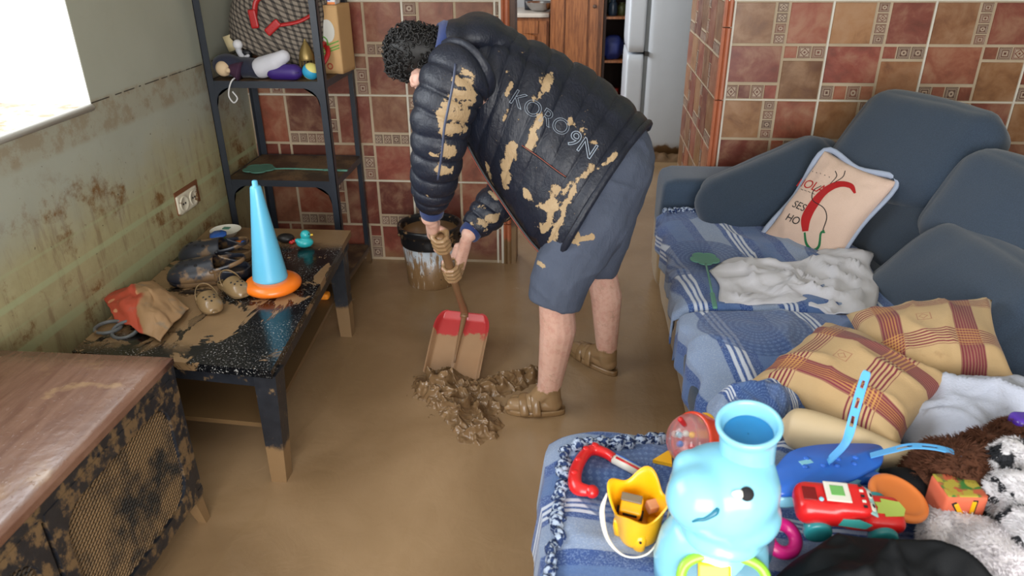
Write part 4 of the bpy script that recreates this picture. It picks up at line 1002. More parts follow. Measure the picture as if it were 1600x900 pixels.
def plaid4(label, cs, tt, seed):
    L_ = [aZ(x, y, z) for x, y, z in cs]; nn = (L_[1]-L_[0]).cross(L_[3]-L_[0]).normalized(); nn = nn if nn.z > 0 else -nn
    v, f, uv = pillow(1, 1, 1, 36, .10, 0, seed); c0 = sum(L_, V(0, 0, 0))/4; out_ = []
    for p in v:
        a, b = p.x+.5, p.y+.5; q = (L_[0]*(1-a)+L_[1]*a)*(1-b)+(L_[3]*(1-a)+L_[2]*a)*b
        w = .010*noise.noise(V(a*3+seed, b*3, 0))+.012*max(0, ridge(V(a*3.2+seed, b*2.2, 4)))**4
        out_.append(q-c0+nn*(p.z*tt+w*(1 if p.z > 0 else 0)*min(1, abs(p.z)*6)))
    o = mk('plaid_pillow', (out_, f, uv), Plaid); o.location = c0
    return tag(o, label, 'pillow', 'plaid scatter cushions')
plaid4('yellow and maroon plaid pillow at the back, against the sofa backrest', ((1322, 492, .56), (1550, 468, .62), (1584, 588, .56), (1352, 612, .52)), .17, 2)
plaid4('yellow and maroon plaid pillow in front, resting on the beige boot', ((1166, 600, .50), (1290, 505, .57), (1492, 598, .58), (1402, 706, .53)), .18, 6)

# ================================================================= BUCKET
BX = V(-.735, 3.46); 
m = Mat('bucket_paint'); z = m.sep(m.co('Object'))[2]; n = m.noise(7, 6, .65, m.vscale(m.co('Object'), (2.2, 2.2, .5))); n2 = m.noise(22, 5, .7, m.vscale(m.co('Object'), (3, 3, .5)))
c = m.mix(m.noise(12, 4), C(150, 158, 168), C(188, 194, 200))
low = m.step(m.math('ADD', m.math('MULTIPLY', z, 1.6), m.math('MULTIPLY', n2, .9)), .78, .66)
c = m.mix(low, c, m.mix(n2, C(110, 82, 52), C(142, 112, 78)))
drip = m.math('MULTIPLY', m.step(n2, .60, .66), m.step(z, .2, .15)); c = m.mix(m.math('MULTIPLY', drip, .8), c, C(196, 190, 180))
c = m.mix(m.step(m.noise(60, 4), .66, .7), c, C(40, 36, 34))
BuckM = m.out(c, .35)
BlkP = plain('bucket_black_rim', C(24, 25, 28), .3, .3, 20, mud=.12)
t = thing('paint_bucket', 'white paint bucket with black rim, mud streaked, full of mud water', 'bucket', (BX.x, BX.y, -.004))
mk('shell', lathe([(.001, 0), (.125, 0), (.128, .01), (.145, .235), (.139, .235), (.122, .012), (.001, .012)], 44), BuckM, t)
mk('rim', lathe(sprof([(.142, .225), (.150, .228), (.153, .285), (.162, .292), (.164, .318), (.156, .326), (.146, .318), (.142, .29), (.140, .23), (.142, .225)], 3), 44, False), BlkP, t)
mk('mud_water', lathe([(.001, .288), (.147, .288)], 40, False), plain('mud_water', C(120, 92, 62), .2), t)
for sgn in (-1, 1): mk('handle_lug', mv(xf(lathe([(.001, 0), (.016, 0), (.014, .012), (.001, .014)], 16), Matrix.Rotation(sgn*PI/2, 4, 'Y')), sgn*.153, 0, .262), BlkP, t)
mk('handle', tube([(-.165, 0, .262), (-.155, .05, .235), (-.10, .13, .215), (0, .165, .21), (.10, .13, .215), (.155, .05, .235), (.165, 0, .262)], .003, 8, True, 6), Steel, t)
# ================================================================= THE MAN
m = Mat('skin'); n = m.noise(9, 5, .6); n2 = m.noise(45, 4, .65)
c = m.mix(n, C(196, 150, 132), C(222, 184, 168)); c = m.mix(m.math('MULTIPLY', m.step(n2, .40, .70), .35), c, C(178, 112, 96)); c = m.mix(m.math('MULTIPLY', m.step(m.noise(30, 6, .75), .56, .66), .35), c, C(150, 118, 92))
md = m.attr('mud')
mm = m.step(m.math('ADD', md, m.math('MULTIPLY', m.math('SUBTRACT', m.noise(16, 6, .7), .5), .9)), .44, .56)
c = m.mix(mm, c, m.mix(n, C(132, 104, 72), C(160, 130, 96)))
m.bump(m.math('ADD', n2, m.math('MULTIPLY', mm, .6)), .2, .003)
Skin = m.out(c, m.math('SUBTRACT', .5, m.math('MULTIPLY', mm, .24)), Subsurface_Weight=.08)
def mud_mat(name, base0, base1, rough, bumpn=None, amt=.9, spots=0.0, **k):
    m = Mat(name); n = m.noise(26, 6, .7); md = m.attr('mud')
    c = m.mix(m.noise(8, 4), base0, base1)
    mk_ = m.step(m.math('ADD', md, m.math('MULTIPLY', m.math('SUBTRACT', n, .5), amt*2)), .46, .52)
    n3 = m.noise(70, 5, .7)
    if spots: mk_ = m.math('MAXIMUM', mk_, m.math('MULTIPLY', m.step(n3, .70, .73), spots))
    c = m.mix(mk_, c, m.mix(m.noise(20, 5), C(150, 124, 90), C(182, 158, 124)))
    bz = m.math('ADD', m.math('MULTIPLY', mk_, .5), m.math('ADD', m.math('MULTIPLY', m.noise(40, 4, .6, None, 1.5), .5), m.math('MULTIPLY', m.noise(16, 4, .6, m.vscale(m.pos(), (4, 4, 1)), 1), .6)))
    m.bump(bz, .6, .007)
    return m.out(c, m.math('ADD', m.math('MULTIPLY', mk_, .1), rough), **k)
Puff = mud_mat('puffer_nylon', C(17, 21, 33), C(27, 33, 49), .47, amt=1.15, spots=.5)
Short = mud_mat('shorts_cloth', C(58, 66, 84), C(84, 92, 110), .85, amt=.9, spots=.4)
HairM = plain('black_hair', C(20, 18, 18), .6, .4, 40)
CuffM = fabric('blue_cuff_knit', C(30, 48, 96)); CollarM = fabric('blue_collar', C(34, 52, 104), .1)

# --- joints (metres); the man stands side on, bent over to the left
hipL, kneeL, ankL = aY(935, 275, 2.46), aY(868, 452, 2.32), aY(858, 606, 2.335)
hipR, kneeR, ankR = aY(975, 270, 2.62), aY(937, 410, 2.62), aY(948, 550, 2.64)
pel = aY(958, 245, 2.56)
toeL, heelL = aZ(794, 631, .03), aZ(869, 632, .035); toeR, heelR = aZ(896, 540, .03), aZ(954, 571, .035)
shL, elL, wrL = aY(708, 118, 2.33), aY(682, 235, 2.31), aY(671, 340, 2.42)
shR, elR, wrR = aY(748, 140, 2.72), aY(795, 290, 2.74), aY(733, 366, 2.58)
neck = aY(712, 92, 2.50); chest = aY(770, 150, 2.52); belly = aY(870, 200, 2.52)
head = aY(660, 91, 2.50)
hdir = V(-.32, .58, -.75).normalized(); htop = V(-.88, -.10, .30); htop = (htop-hdir*htop.dot(hdir)).normalized(); hside = hdir.cross(htop)
HM = Matrix((hside, hdir, htop)).transposed().to_4x4(); HM.translation = head                  # local Y = face, Z = crown
headg = join(ell((0, 0, .02), .074, .092, .098), ell((0, .045, -.055), .052, .05, .052), capsule((0, .088, .0), (0, .108, -.028), .010, .014), capsule((-.022, .092, -.058), (.022, .092, -.058), .009),
             ell((-.082, -.005, -.02), .012, .020, .032), ell((.082, -.005, -.02), .012, .020, .032), capsule((-.03, .08, .022), (-.016, .088, .02), .010), capsule((.03, .08, .022), (.016, .088, .02), .010), capsule((-.02, .07, -.09), (.02, .07, -.09), .02))
EAR = aY(650, 125, 2.405); headg = join(xf(headg, HM), xf(ell((0, 0, 0), .010, .017, .028), frame(EAR, CR*.6+_f*.8, V(-.5, 0, -.6))), xf(torus(.017, .005, 20, 8), frame(EAR-_f*.004, CR, -_f)), capsule(EAR+V(.01, .035, 0), aY(674, 140, 2.46), .036, .045))
# shovel handle line
hb, ht = aY(727, 492, 2.80), aY(689, 374, 2.47)
ax = (ht-hb).normalized()
HR = .0165
def hand(hc, a, wrist, side, spread=.0236, open_=1.0):
    """fist round the handle at hc; a = handle axis, wrist = wrist joint, side = +-1 decides which way the fingers wrap"""
    a = V(a).normalized(); w = V(wrist)-hc; w = (w-a*w.dot(a)).normalized(); s_ = a.cross(w)*side
    parts = []
    R1 = HR+.010
    lens = [.92, 1.0, .95, .8]; offs = [(-1.5+i)*spread for i in range(4)]
    for i in range(4):
        o = hc+a*offs[i]*1.0; r0 = [.0100, .0104, .0100, .0090][i]
        pts = []
        for k, deg in enumerate((5, 55, 105, 155, 205, 245)):
            if deg > 60+185*lens[i]: break
            t = math.radians(deg); rad = (R1+.010) if k == 0 else R1+.002*(k == 1)
            pts.append(o+w*math.cos(t)*rad+s_*math.sin(t)*rad)
        rr_ = [r0*1.05, r0*1.08, r0, r0*.98, r0*.92, r0*.8][:len(pts)]
        parts.append(chain(pts, rr_, 12))
    # palm from the knuckles to the wrist
    kn = [hc+a*o+w*(R1+.008)+s_*.006 for o in offs]
    ws = V(wrist)
    for i in range(4): parts.append(capsule(kn[i], ws+(kn[i]-hc-w*(R1+.01))*.45, .0135, .019, 12))
    parts.append(capsule(hc+w*(R1+.022)-s_*.006, ws, .024, .024, 14))
    # thumb leaves the side of the palm near its base
    tb = ws*.55+(hc+w*R1)*.45-s_*.018+a*spread*1.0
    th_ = [tb, hc+w*(R1+.012)-s_*(R1*.9)+a*spread*1.6, hc-w*.004-s_*(R1+.004)+a*spread*1.5, hc-w*(R1*.9)-s_*(R1*.4)+a*spread*1.2]
    parts.append(chain(th_, [.016, .0125, .0110, .0092], 12))
    return join(*parts)
hLc = hb+(ht-hb)*.97; hRc = hb+(ht-hb)*.62
wL = V(wrL); wR_ = V(wrR)
gL = hand(hLc, ax, wL+(hLc-wL)*.18, 1); gR = hand(hRc, ax, wR_+(hRc-wR_)*.18, -1)
def foot(heel, toe, ankle):
    d = (toe-heel); d.z = 0; L = d.length; d.normalize(); n = V(-d.y, d.x, 0)
    b = heel; out_ = [capsule(b+d*.01+V(0, 0, .008), b+d*(L*.55)+V(0, 0, .006), .034, .036), capsule(b+d*(L*.45)+n*.012+V(0, 0, .004), b+d*L*.88+n*.010, .034, .028), capsule(b+d*(L*.45)-n*.014+V(0, 0, .002), b+d*L*.85-n*.018, .03, .024),
                      capsule(ankle, b+d*(L*.42)+V(0, 0, .022), .043, .034), capsule(ankle, b+d*.015+V(0, 0, .012), .043, .036)]
    for i, o in enumerate((.026, .012, -.002, -.016, -.029)):
        l_ = L*(1.02-.05*i-.01*i*i); out_.append(capsule(b+d*L*.85+n*o+V(0, 0, .0), b+d*l_+n*o*1.05-V(0, 0, .004), .012-.001*i, .010-.001*i, 10))
    return join(*out_)
calfL = kneeL*.62+ankL*.38+V(.018, .0, 0); calfR = kneeR*.62+ankR*.38+V(.015, .01, 0)
bodyg = join(headg, capsule(head+htop*-.06-hdir*.01, neck, .056, .062), capsule(neck, chest, .075, .12), capsule(chest, belly, .12, .11), capsule(belly, pel, .11, .10),
             capsule(shL, chest, .06, .09), capsule(shR, chest, .06, .09), chain([shL, elL, wrL], [.055, .042, .030]), chain([shR, elR, wrR], [.055, .042, .030]), gL, gR,
             capsule(pel, hipL, .10, .085), capsule(pel, hipR, .10, .085), chain([hipL, kneeL, calfL, ankL], [.09, .060, .066, .044]), chain([hipR, kneeR, calfR, ankR], [.09, .057, .062, .041]),
             foot(heelL, toeL, ankL), foot(heelR, toeR, ankR))
bodym = fuse(bodyg, .004, 2)
man = thing('person', 'man in a mud splashed dark blue puffer jacket and shorts bending over to shovel mud', 'person', (pel.x, pel.y, 0))
MI = Matrix.Translation(-V(pel.x, pel.y, 0))
def mpart(name, vf, mat, parent=None, smooth=True):
    return mk(name, xf(vf, MI), mat, parent or man, smooth)
body = mpart('body', bodym, Skin)
MP = V(pel.x, pel.y, 0)
def bodymud(p):
    p = p+MP; v = 0
    if p.z < .6: v = max(v, 1.15-max(0, p.z-.06)/.085*1.0)
    for h, g in ((hLc, wL), (hRc, wR_)): v = max(v, 1.15-(p-h).length/.085)
    v = max(v, .28 if .1 < p.z < .5 else 0)
    return max(0, v)
vattr(body, 'mud', bodymud)
# hair: cap plus curls
capg = fuse(xf(join(ell((0, -.012, .036), .080, .094, .084), ell((0, -.058, -.01), .062, .050, .068), ell((0, .04, .078), .055, .055, .032)), HM), .007, 3)
hair = mpart('hair', capg, HairM)
rnd = random.Random(5); cv = [V(p) for p in capg[0]]; curls = []
hc0 = head+htop*.02-hdir*.02
for _ in range(620):
    p = rnd.choice(cv); l = HM.inverted() @ p
    if (p-EAR).length < .040 or (l.y > .055 and l.z < .05) or (abs(l.x) > .055 and l.z < .012 and l.y > -.035): continue
    nrm_ = (p-hc0).normalized(); t1 = nrm_.orthogonal().normalized(); t2 = nrm_.cross(t1); a0 = rnd.uniform(0, 6.28); R_ = rnd.uniform(.005, .009)
    pts = [p+nrm_*(.001+.0035*k)*rnd.uniform(.8, 1.3)+(t1*math.cos(a0+k*1.25)+t2*math.sin(a0+k*1.25))*R_ for k in range(5)]
    curls.append(tube(pts, [.0034, .0032, .003, .0026, .001], 5, True, 2))
mk('curls', xf(join(*curls), MI), HairM, hair)

def ribattr(o, rings_n, nper, nr, fn):
    a = o.data.attributes.new('mud', 'FLOAT', 'POINT'); vals = []
    for i, v_ in enumerate(o.data.vertices):
        t = (i//nper)/(rings_n-1); k = abs(math.sin(PI*t*nr))**.5
        vals.append(float(fn(v_.co)*(.62+.42*k)))
    a.data.foreach_set('value', vals)
# --- jacket torso: rings from hem to collar, authored top and bottom points, quilted
stations = [((1013, 198, 2.66), (870, 424, 2.36)), ((988, 172, 2.68), (852, 396, 2.38)), ((948, 138, 2.69), (828, 368, 2.40)), ((905, 108, 2.70), (806, 338, 2.42)), ((862, 86, 2.70), (784, 306, 2.44)),
            ((820, 68, 2.70), (762, 274, 2.46)), ((785, 56, 2.68), (740, 236, 2.46)), ((755, 52, 2.64), (716, 186, 2.46)), ((728, 58, 2.58), (700, 140, 2.46))]
halfd = [.225, .225, .22, .215, .22, .215, .20, .15, .085]
rows = []
for (a, b), h in zip(stations, halfd):
    T_, B_ = aY(*a), aY(*b); rows.append(tuple(T_)+tuple(B_)+(h,))
fine = cat(rows, 22); NR = 72
sp_dir = (V(fine[-1][0:3])-V(fine[0][0:3])).normalized()
L_ = len(fine); nrib = 9.5
def quilt(x, sh=.42): return abs(math.sin(PI*x))**sh
rings = []
for i, q in enumerate(fine):
    T_, B_, h = V(q[0:3]), V(q[3:6]), q[6]; t = i/(L_-1); c0 = (T_+B_)/2; up = (T_-B_)/2; L2 = up.length; un = up/L2
    side = un.cross(sp_dir).normalized()
    if side.y > 0: side = -side                                     # towards the camera
    ring = []
    for j in range(NR):
        a = 2*PI*j/NR; ca, sa = math.cos(a), math.sin(a)
        # a = 0 top, pi/2 near side, pi bottom, 3pi/2 far side
        dz = ca; ds = math.copysign(abs(sa)**.85, sa)
        bulge = 1.0
        p = c0+un*dz*L2+side*ds*h*(1 if sa > 0 else .9)
        # the back is round, the lower flank flat towards the front edge
        if sa > 0 and ca < 0: p += -side*h*.28*(ca*ca)*sa
        out_ = (p-c0).normalized(); amp = .013*(1 if ca > -.2 else .55)*(1-.5*(t > .9))
        ph = t*nrib+.10*math.sin(a*2)+.06*noise.noise(V(a*1.5, t*6, 1))
        d = amp*(quilt(ph)-.6)
        d += .004*noise.noise(V(a*9, t*26, 3))+.006*noise.noise(V(a*3, t*8, 7))
        d -= .010*math.exp(-((abs(a-1.05))/.035)**2)*(t < .86)          # seam along the back
        if sa > 0: p += sp_dir*(.085*sa*(1-t)**2.2)
        ring.append(p+out_*d)
    rings.append(ring)
jv = loft(rings, caps=True)
jacket = mpart('jacket', jv, Puff)
jb = bvh(jv)
# sleeves
def sleeve(pts, rad, nr, seed=0, seamang=None):
    q = cat([tuple(p)+(r,) for p, r in zip(pts, rad)], 26); n = len(q)
    P3 = [V(a[0:3]) for a in q]; R3 = [a[3] for a in q]
    def rm(t, a):
        k = quilt(t*nr+.10*math.sin(a+seed)+.08*noise.noise(V(math.cos(a), math.sin(a), t*7+seed)), .45)
        i = t*(n-1); r_ = 1+.14*(k-.6)+.035*noise.noise(V(math.cos(a)*3, math.sin(a)*3, t*24+seed))
        if seamang is not None: r_ -= .05*math.exp(-((a-seamang)/.09)**2)
        return r_
    return tube(P3, R3, 36, True, 0, 1.0, V(0, -1, 0), rm)
slL = sleeve([aY(734, 104, 2.41), aY(711, 128, 2.36), aY(691, 180, 2.335), aY(684, 240, 2.335), aY(677, 290, 2.37), aY(674, 322, 2.40)], [.108, .106, .096, .084, .074, .050], 10, 1)
sl1 = mpart('sleeve', slL, Puff); sb1 = bvh(slL)
slR = sleeve([aY(750, 140, 2.70), aY(792, 230, 2.74), aY(796, 290, 2.73), aY(765, 330, 2.66), aY(738, 358, 2.61)], [.10, .085, .078, .072, .050], 8, 4)
sl2 = mpart('sleeve', slR, Puff); sb2 = bvh(slR)
for (a, b, r_) in ((aY(674, 316, 2.40), aY(675, 335, 2.42), .043), (aY(742, 354, 2.62), aY(732, 367, 2.585), .042)):
    mpart('cuff', tube([a, a*.5+b*.5, b, b+(b-a)*.02], [r_*.9, r_, r_*.93, r_*.6], 28, True, 3), CuffM)
# hood, collar, hem, zips
hoodg = fuse(join(ell(tuple(aY(742, 56, 2.56)), .115, .13, .060), ell(tuple(aY(712, 60, 2.52)), .075, .115, .060), ell(tuple(aY(775, 66, 2.58)), .085, .11, .050), ell(tuple(aY(748, 42, 2.58)), .085, .10, .045)), .010, 5)
hv = []
for p in hoodg[0]: hv.append(p+V(0, 0, 1)*(.006*noise.noise(p*9)+.007*ridge(V(p.x*9, p.y*5, p.z*9))))
mpart('hood', (hv, hoodg[1]), Puff)
cr = []
for a, b, w in ((aY(704, 42, 2.56), aY(696, 130, 2.42), .070), (aY(688, 42, 2.55), aY(678, 122, 2.41), .072), (aY(680, 47, 2.55), aY(668, 116, 2.41), .064)):
    c0 = (a+b)/2; up = (a-b)/2; sd = up.normalized().cross(sp_dir).normalized(); cr.append([c0+up*math.cos(2*PI*j/32)+sd*math.sin(2*PI*j/32)*w*1.35 for j in range(32)])
o = mpart('collar', loft(cr, False), CollarM); mod_solid(o, .008, 0)
hemp = [rings[0][j] for j in range(NR)]; hemi = [p+(p-(V(fine[0][0:3])+V(fine[0][3:6]))/2).normalized()*.002 for p in hemp]
mpart('hem_band', tube([hemi[j] for j in range(0, NR, 2)]+[hemi[0]], .013, 8, True, 2), Puff, jacket)
ZipB = plain('zip_black', C(18, 18, 22), .5); ZipR = plain('zip_orange_piping', C(168, 82, 66), .6); ZipS = plain('zip_puller', C(170, 166, 158), .4, Metallic=.5)
zl = [V(q[3:6]) for q in fine[:int(L_*.80)]]; zl = [p-V(0, .028, .004) for p in zl][::4]
zp = mpart('front_zip', tube(zl, .007, 8, True, 0), ZipB, jacket)
mpart('zip_piping', tube([p-V(.0, .007, -.001)+V(-.004, 0, .0) for p in zl], .0013, 6, True, 0), ZipR, zp)
e = zl[0]; mpart('zip_puller', tube([e, e+V(-.002, -.012, -.022), e+V(.003, -.012, -.05)], [.004, .0045, .003], 8, True, 3), ZipS, jacket)
def surf(px, py, bv, off=.0): 
    p, n_ = hit(bv, px, py); 
    return None if p is None else p+(n_ if n_.dot(ray(px, py)) < 0 else -n_)*off
pk = [surf(x, y, jb, .002) for x, y in ((816, 228), (826, 235), (838, 243), (850, 252), (862, 261), (874, 270), (884, 277))]; pk = [p for p in pk if p]
pz = mpart('pocket_zip', tube(pk, .0038, 8, True, 3), ZipB, jacket); mpart('pocket_piping', tube([p+V(0, -.004, .003) for p in pk], .0010, 6, True, 3), ZipR, pz)
# reflective shoulder piping and the printed word
Pip = plain('reflective_piping', C(72, 80, 104), .4)
pp = [surf(x, y, b_, .003) for x, y, b_ in ((712, 100, sb1), (708, 130, sb1), (700, 170, sb1), (694, 200, sb1), (690, 240, sb1), (684, 280, sb1))]; pp = [p for p in pp if p]
if len(pp) > 2: mpart('sleeve_piping', tube(pp, .0045, 8, True, 4, .6), Pip, sl1)
pq = [surf(x, y, jb, .004) for x, y in ((722, 84), (732, 76), (744, 70), (758, 66), (774, 64))]; pq = [p for p in pq if p]
if len(pq) > 2: mpart('yoke_piping', tube(pq, .0045, 8, True, 4, .6), Pip, jacket)
PrintM = plain('print_pale_outline', C(150, 162, 178), .5)
def wrap_text(s, px0, py0, px1, py1, size, out_w):
    """letters one after another, laid on the jacket between two points of its surface"""
    p0, p1 = surf(px0, py0, jb), surf(px1, py1, jb); mid = surf((px0+px1)/2, (py0+py1)/2, jb)
    nn = jb.find_nearest(mid)[1]
    nn = nn if nn.dot(CP-mid) > 0 else -nn
    nn = (nn+(CP-mid).normalized()*1.2).normalized()
    fm_ = frame(mid, (p1-p0), nn); tv = text_vf(s, size, 0, out_w)
    xs = [p[0] for p in tv[0]]; k = (p1-p0).length/(max(xs)-min(xs)); out_ = []
    for p in tv[0]:
        w = fm_ @ V(p[0]*k, p[1]*k*.95, 0); h = jb.ray_cast(w+nn*.3, -nn); q = h[0] if h[0] is not None else w
        out_.append(q+nn*(.002+p[2]*.5))
    return out_, tv[1]
mpart('print_lettering', wrap_text('KORO', 801, 150, 887, 205, .09, .0010), PrintM, jacket)
mpart('print_numeral', wrap_text('9N', 890, 214, 928, 240, .09, .0016), PrintM, jacket)
# mud on jacket and sleeves: splashes along short strokes
def strokes(lst, bv):
    out_ = []
    for x0, y0, x1, y1, w in lst:
        a, b = surf(x0, y0, bv), surf(x1, y1, bv)
        if a is not None and b is not None: out_.append((a, b, w))
    return out_
def mudf(st, base=0.0, extra=None):
    def fn(p):
        p = p+MP; v = base
        for a, b, w in st: v = max(v, 1.0-segd(p, a, b)/w*.62)
        if extra: v = max(v, extra(p))
        return max(0, v)
    return fn
JS = strokes([(846, 138, 858, 118, .022), (838, 150, 850, 140, .018), (832, 215, 845, 180, .014), (826, 228, 834, 208, .020), (788, 290, 803, 230, .022), (780, 330, 790, 290, .018), (862, 330, 868, 300, .022), (848, 360, 862, 335, .02),
              (893, 188, 908, 192, .014), (905, 205, 925, 225, .012), (790, 150, 800, 132, .010), (786, 190, 790, 180, .010), (985, 235, 1008, 222, .016), (935, 262, 960, 245, .012), (880, 300, 925, 262, .016), (760, 255, 770, 290, .010), (820, 300, 850, 330, .012), (860, 385, 875, 345, .016), (898, 290, 880, 330, .014)], jb)
ribattr(jacket, L_, NR, nrib, mudf(JS, .10))
SS = strokes([(728, 112, 738, 118, .014), (718, 128, 735, 130, .024), (712, 145, 735, 150, .026), (700, 160, 726, 165, .028), (690, 180, 722, 178, .026), (695, 200, 712, 200, .030), (700, 236, 705, 238, .026), (690, 262, 702, 266, .024), (730, 160, 728, 200, .014), (672, 240, 684, 244, .008)], sb1)
ribattr(sl1, 131, 36, 10, mudf(SS, .08))
SS2 = strokes([(752, 345, 775, 340, .02), (765, 300, 775, 310, .010), (735, 350, 760, 350, .012)], sb2); ribattr(sl2, 105, 36, 8, mudf(SS2, .2))
# shorts
def pantleg(pts, rad): return chain([V(p) for p in pts], rad, 28)
shg = join(capsule(aY(958, 245, 2.58), aY(930, 215, 2.56), .145, .13), ell(tuple(aY(958, 252, 2.58)), .140, .165, .145), capsule(aY(958, 268, 2.52), aY(930, 335, 2.42), .135, .128), capsule(aY(930, 335, 2.42), aY(880, 425, 2.34), .128, .108), capsule(aY(880, 425, 2.34), aY(869, 462, 2.33), .108, .100),
           capsule(aY(965, 270, 2.62), aY(950, 340, 2.64), .130, .105), capsule(aY(952, 340, 2.62), aY(938, 412, 2.62), .105, .078))
shv, shf = fuse(shg, .008, 5)
hlc, hrc = aY(869, 470, 2.33), aY(938, 424, 2.62)
dL = (aY(869, 470, 2.33)-aY(880, 425, 2.34)).normalized(); dR = (hrc-aY(952, 340, 2.62)).normalized()
cut = []
for p in shv:
    q = V(p)
    for h, d in ((hlc, dL), (hrc, dR)):
        e_ = (q-h).dot(d)
        if e_ > 0 and (q-h).length < .17: q = q-d*e_
    w = .006*fbm(q*7)+.008*(max(0, ridge(V(q.x*7, q.y*5, q.z*9)))**3)
    q += (q-aY(925, 330, 2.45)).normalized()*w
    cut.append(q)
shorts = mpart('shorts', (cut, shf), Short)
sbv = bvh((cut, shf))
vattr(shorts, 'mud', mudf(strokes([(895, 378, 925, 370, .010), (840, 410, 850, 416, .010), (880, 350, 890, 362, .012), (900, 360, 905, 385, .008)], sbv), .12))
# muddy slippers
m = Mat('mud_caked_slipper'); c = m.mix(m.noise(24, 4), C(120, 92, 62), C(154, 124, 88)); m.bump(m.noise(45, 4), .3, .004); SlipM = m.out(c, m.math('ADD', .12, m.math('MULTIPLY', m.noise(30, 3), .2)))
def slipper(heel, toe):
    d = (toe-heel); d.z = 0; L = d.length+.045; d.normalize(); n = V(-d.y, d.x, 0); o = V(heel.x, heel.y, 0)-d*.035
    def outl(k, g=1.0):
        pts = []
        for i in range(40):
            a = 2*PI*i/40; u_ = .5-.5*math.cos(a) ; w_ = (.034+.016*u_)*g
            pts.append(o+d*(L*(.5-.5*math.cos(a)))+n*math.copysign(abs(math.sin(a))**.7, math.sin(a))*w_+V(0, 0, k))
        return pts
    sole = loft([outl(.0, .92), outl(.004, 1.0), outl(.016, 1.03), outl(.024, .98), outl(.022, .8)])
    bands = []
    for s0, hgt in ((.46, .072), (.66, .056)):
        pts = []
        for k in range(13):
            a = PI*k/12; pts.append(o+d*(L*s0+.012*math.sin(a))+n*math.cos(a)*.049+V(0, 0, .012+hgt*math.sin(a)**.8))
        bands.append(tube(pts, .017, 10, True, 2, .30, d))
    return sole, bands
for hl, tl in ((heelL, toeL), (heelR, toeR)):
    sole, bands = slipper(hl, tl); s_ = mpart('slipper', sole, SlipM)
    for b_ in bands: mpart('slipper_strap', b_, SlipM, s_)

# ================================================================= SHOVEL
m = Mat('shovel_red_plastic'); c = m.mix(m.noise(6, 3), C(170, 30, 42), C(196, 48, 58)); md = m.attr('mud')
n = m.noise(13, 6, .65); mk_ = m.step(m.math('ADD', md, m.math('MULTIPLY', m.math('SUBTRACT', n, .5), .9)), .47, .56)
c = m.mix(m.math('MULTIPLY', mk_, .96), c, m.mix(m.noise(9, 3), C(142, 112, 80), C(172, 142, 108))); c = m.mix(.12, c, C(160, 120, 96)); m.bump(mk_, .2, .002)
ShovM = m.out(c, .28)
HandM = plain('muddy_shovel_handle', C(130, 98, 68), .4, .2, 30, .2, 60)
bl = aZ(706, 588, .006); tp_ = hb                                    # blade tip centre, blade top centre
bdir = (bl-tp_).normalized(); bw_dir = (aY(768, 492, 2.80)-aY(674, 480, 2.82)).normalized(); bw_dir = (bw_dir-bdir*bw_dir.dot(bdir)).normalized(); bn = bw_dir.cross(bdir)
if bn.z < 0: bn = -bn
BL = (bl-tp_).length; bwid = .118
sh = thing('shovel', 'short muddy red shovel with its blade pushed into the mud heap', 'shovel', bl)
SI = Matrix.Translation(-bl)
def blade(u, v):
    a = (u-.5)*2; t = v
    # rounded top corners
    rc = .28; half = bwid*(1.0-.02*t)
    if t < rc*1.0: half *= 1-.38*(1-math.sqrt(max(0, 1-((rc-t)/rc)**2)))
    lip = max((max(0, abs(a)-.86)/.14)**1.3*.030, (max(0, .10-t)/.10)**1.2*.026)
    rib = .010*math.exp(-(a/.07)**2)*(1-.7*t)
    return tp_+bdir*(t*BL*1.02)+bw_dir*(a*half)+bn*(lip+rib-.004+.006*math.sin(PI*t))
bl_o = mk('blade', xf(grid(blade, 56, 60), SI), ShovM, sh); mod_solid(bl_o, .0035, 0)
def bm(p):
    p = p+bl; t = (p-tp_).dot(bdir)/BL; return .1+1.25*t
vattr(bl_o, 'mud', bm)
mk('rib', xf(tube([tp_+bn*.014, tp_+bdir*BL*.35+bn*.013, tp_+bdir*BL*.8+bn*.008], [.013, .009, .004], 12, True, 4), SI), HandM, sh)
mk('handle', xf(tube([tp_+bdir*.02+bn*.014, tp_+ax*.03+bn*.010, hb+(ht-hb)*.3+bn*.0, hRc, hLc+ax*.036], [.018, .0165, .0155, .0165, .0170], 16, True, 5), SI), HandM, sh)
mk('socket_bolt', xf(mv(ell((0, 0, 0), .007, .007, .005), *(tp_+bn*.026+bdir*.012)), SI), Steel, sh)

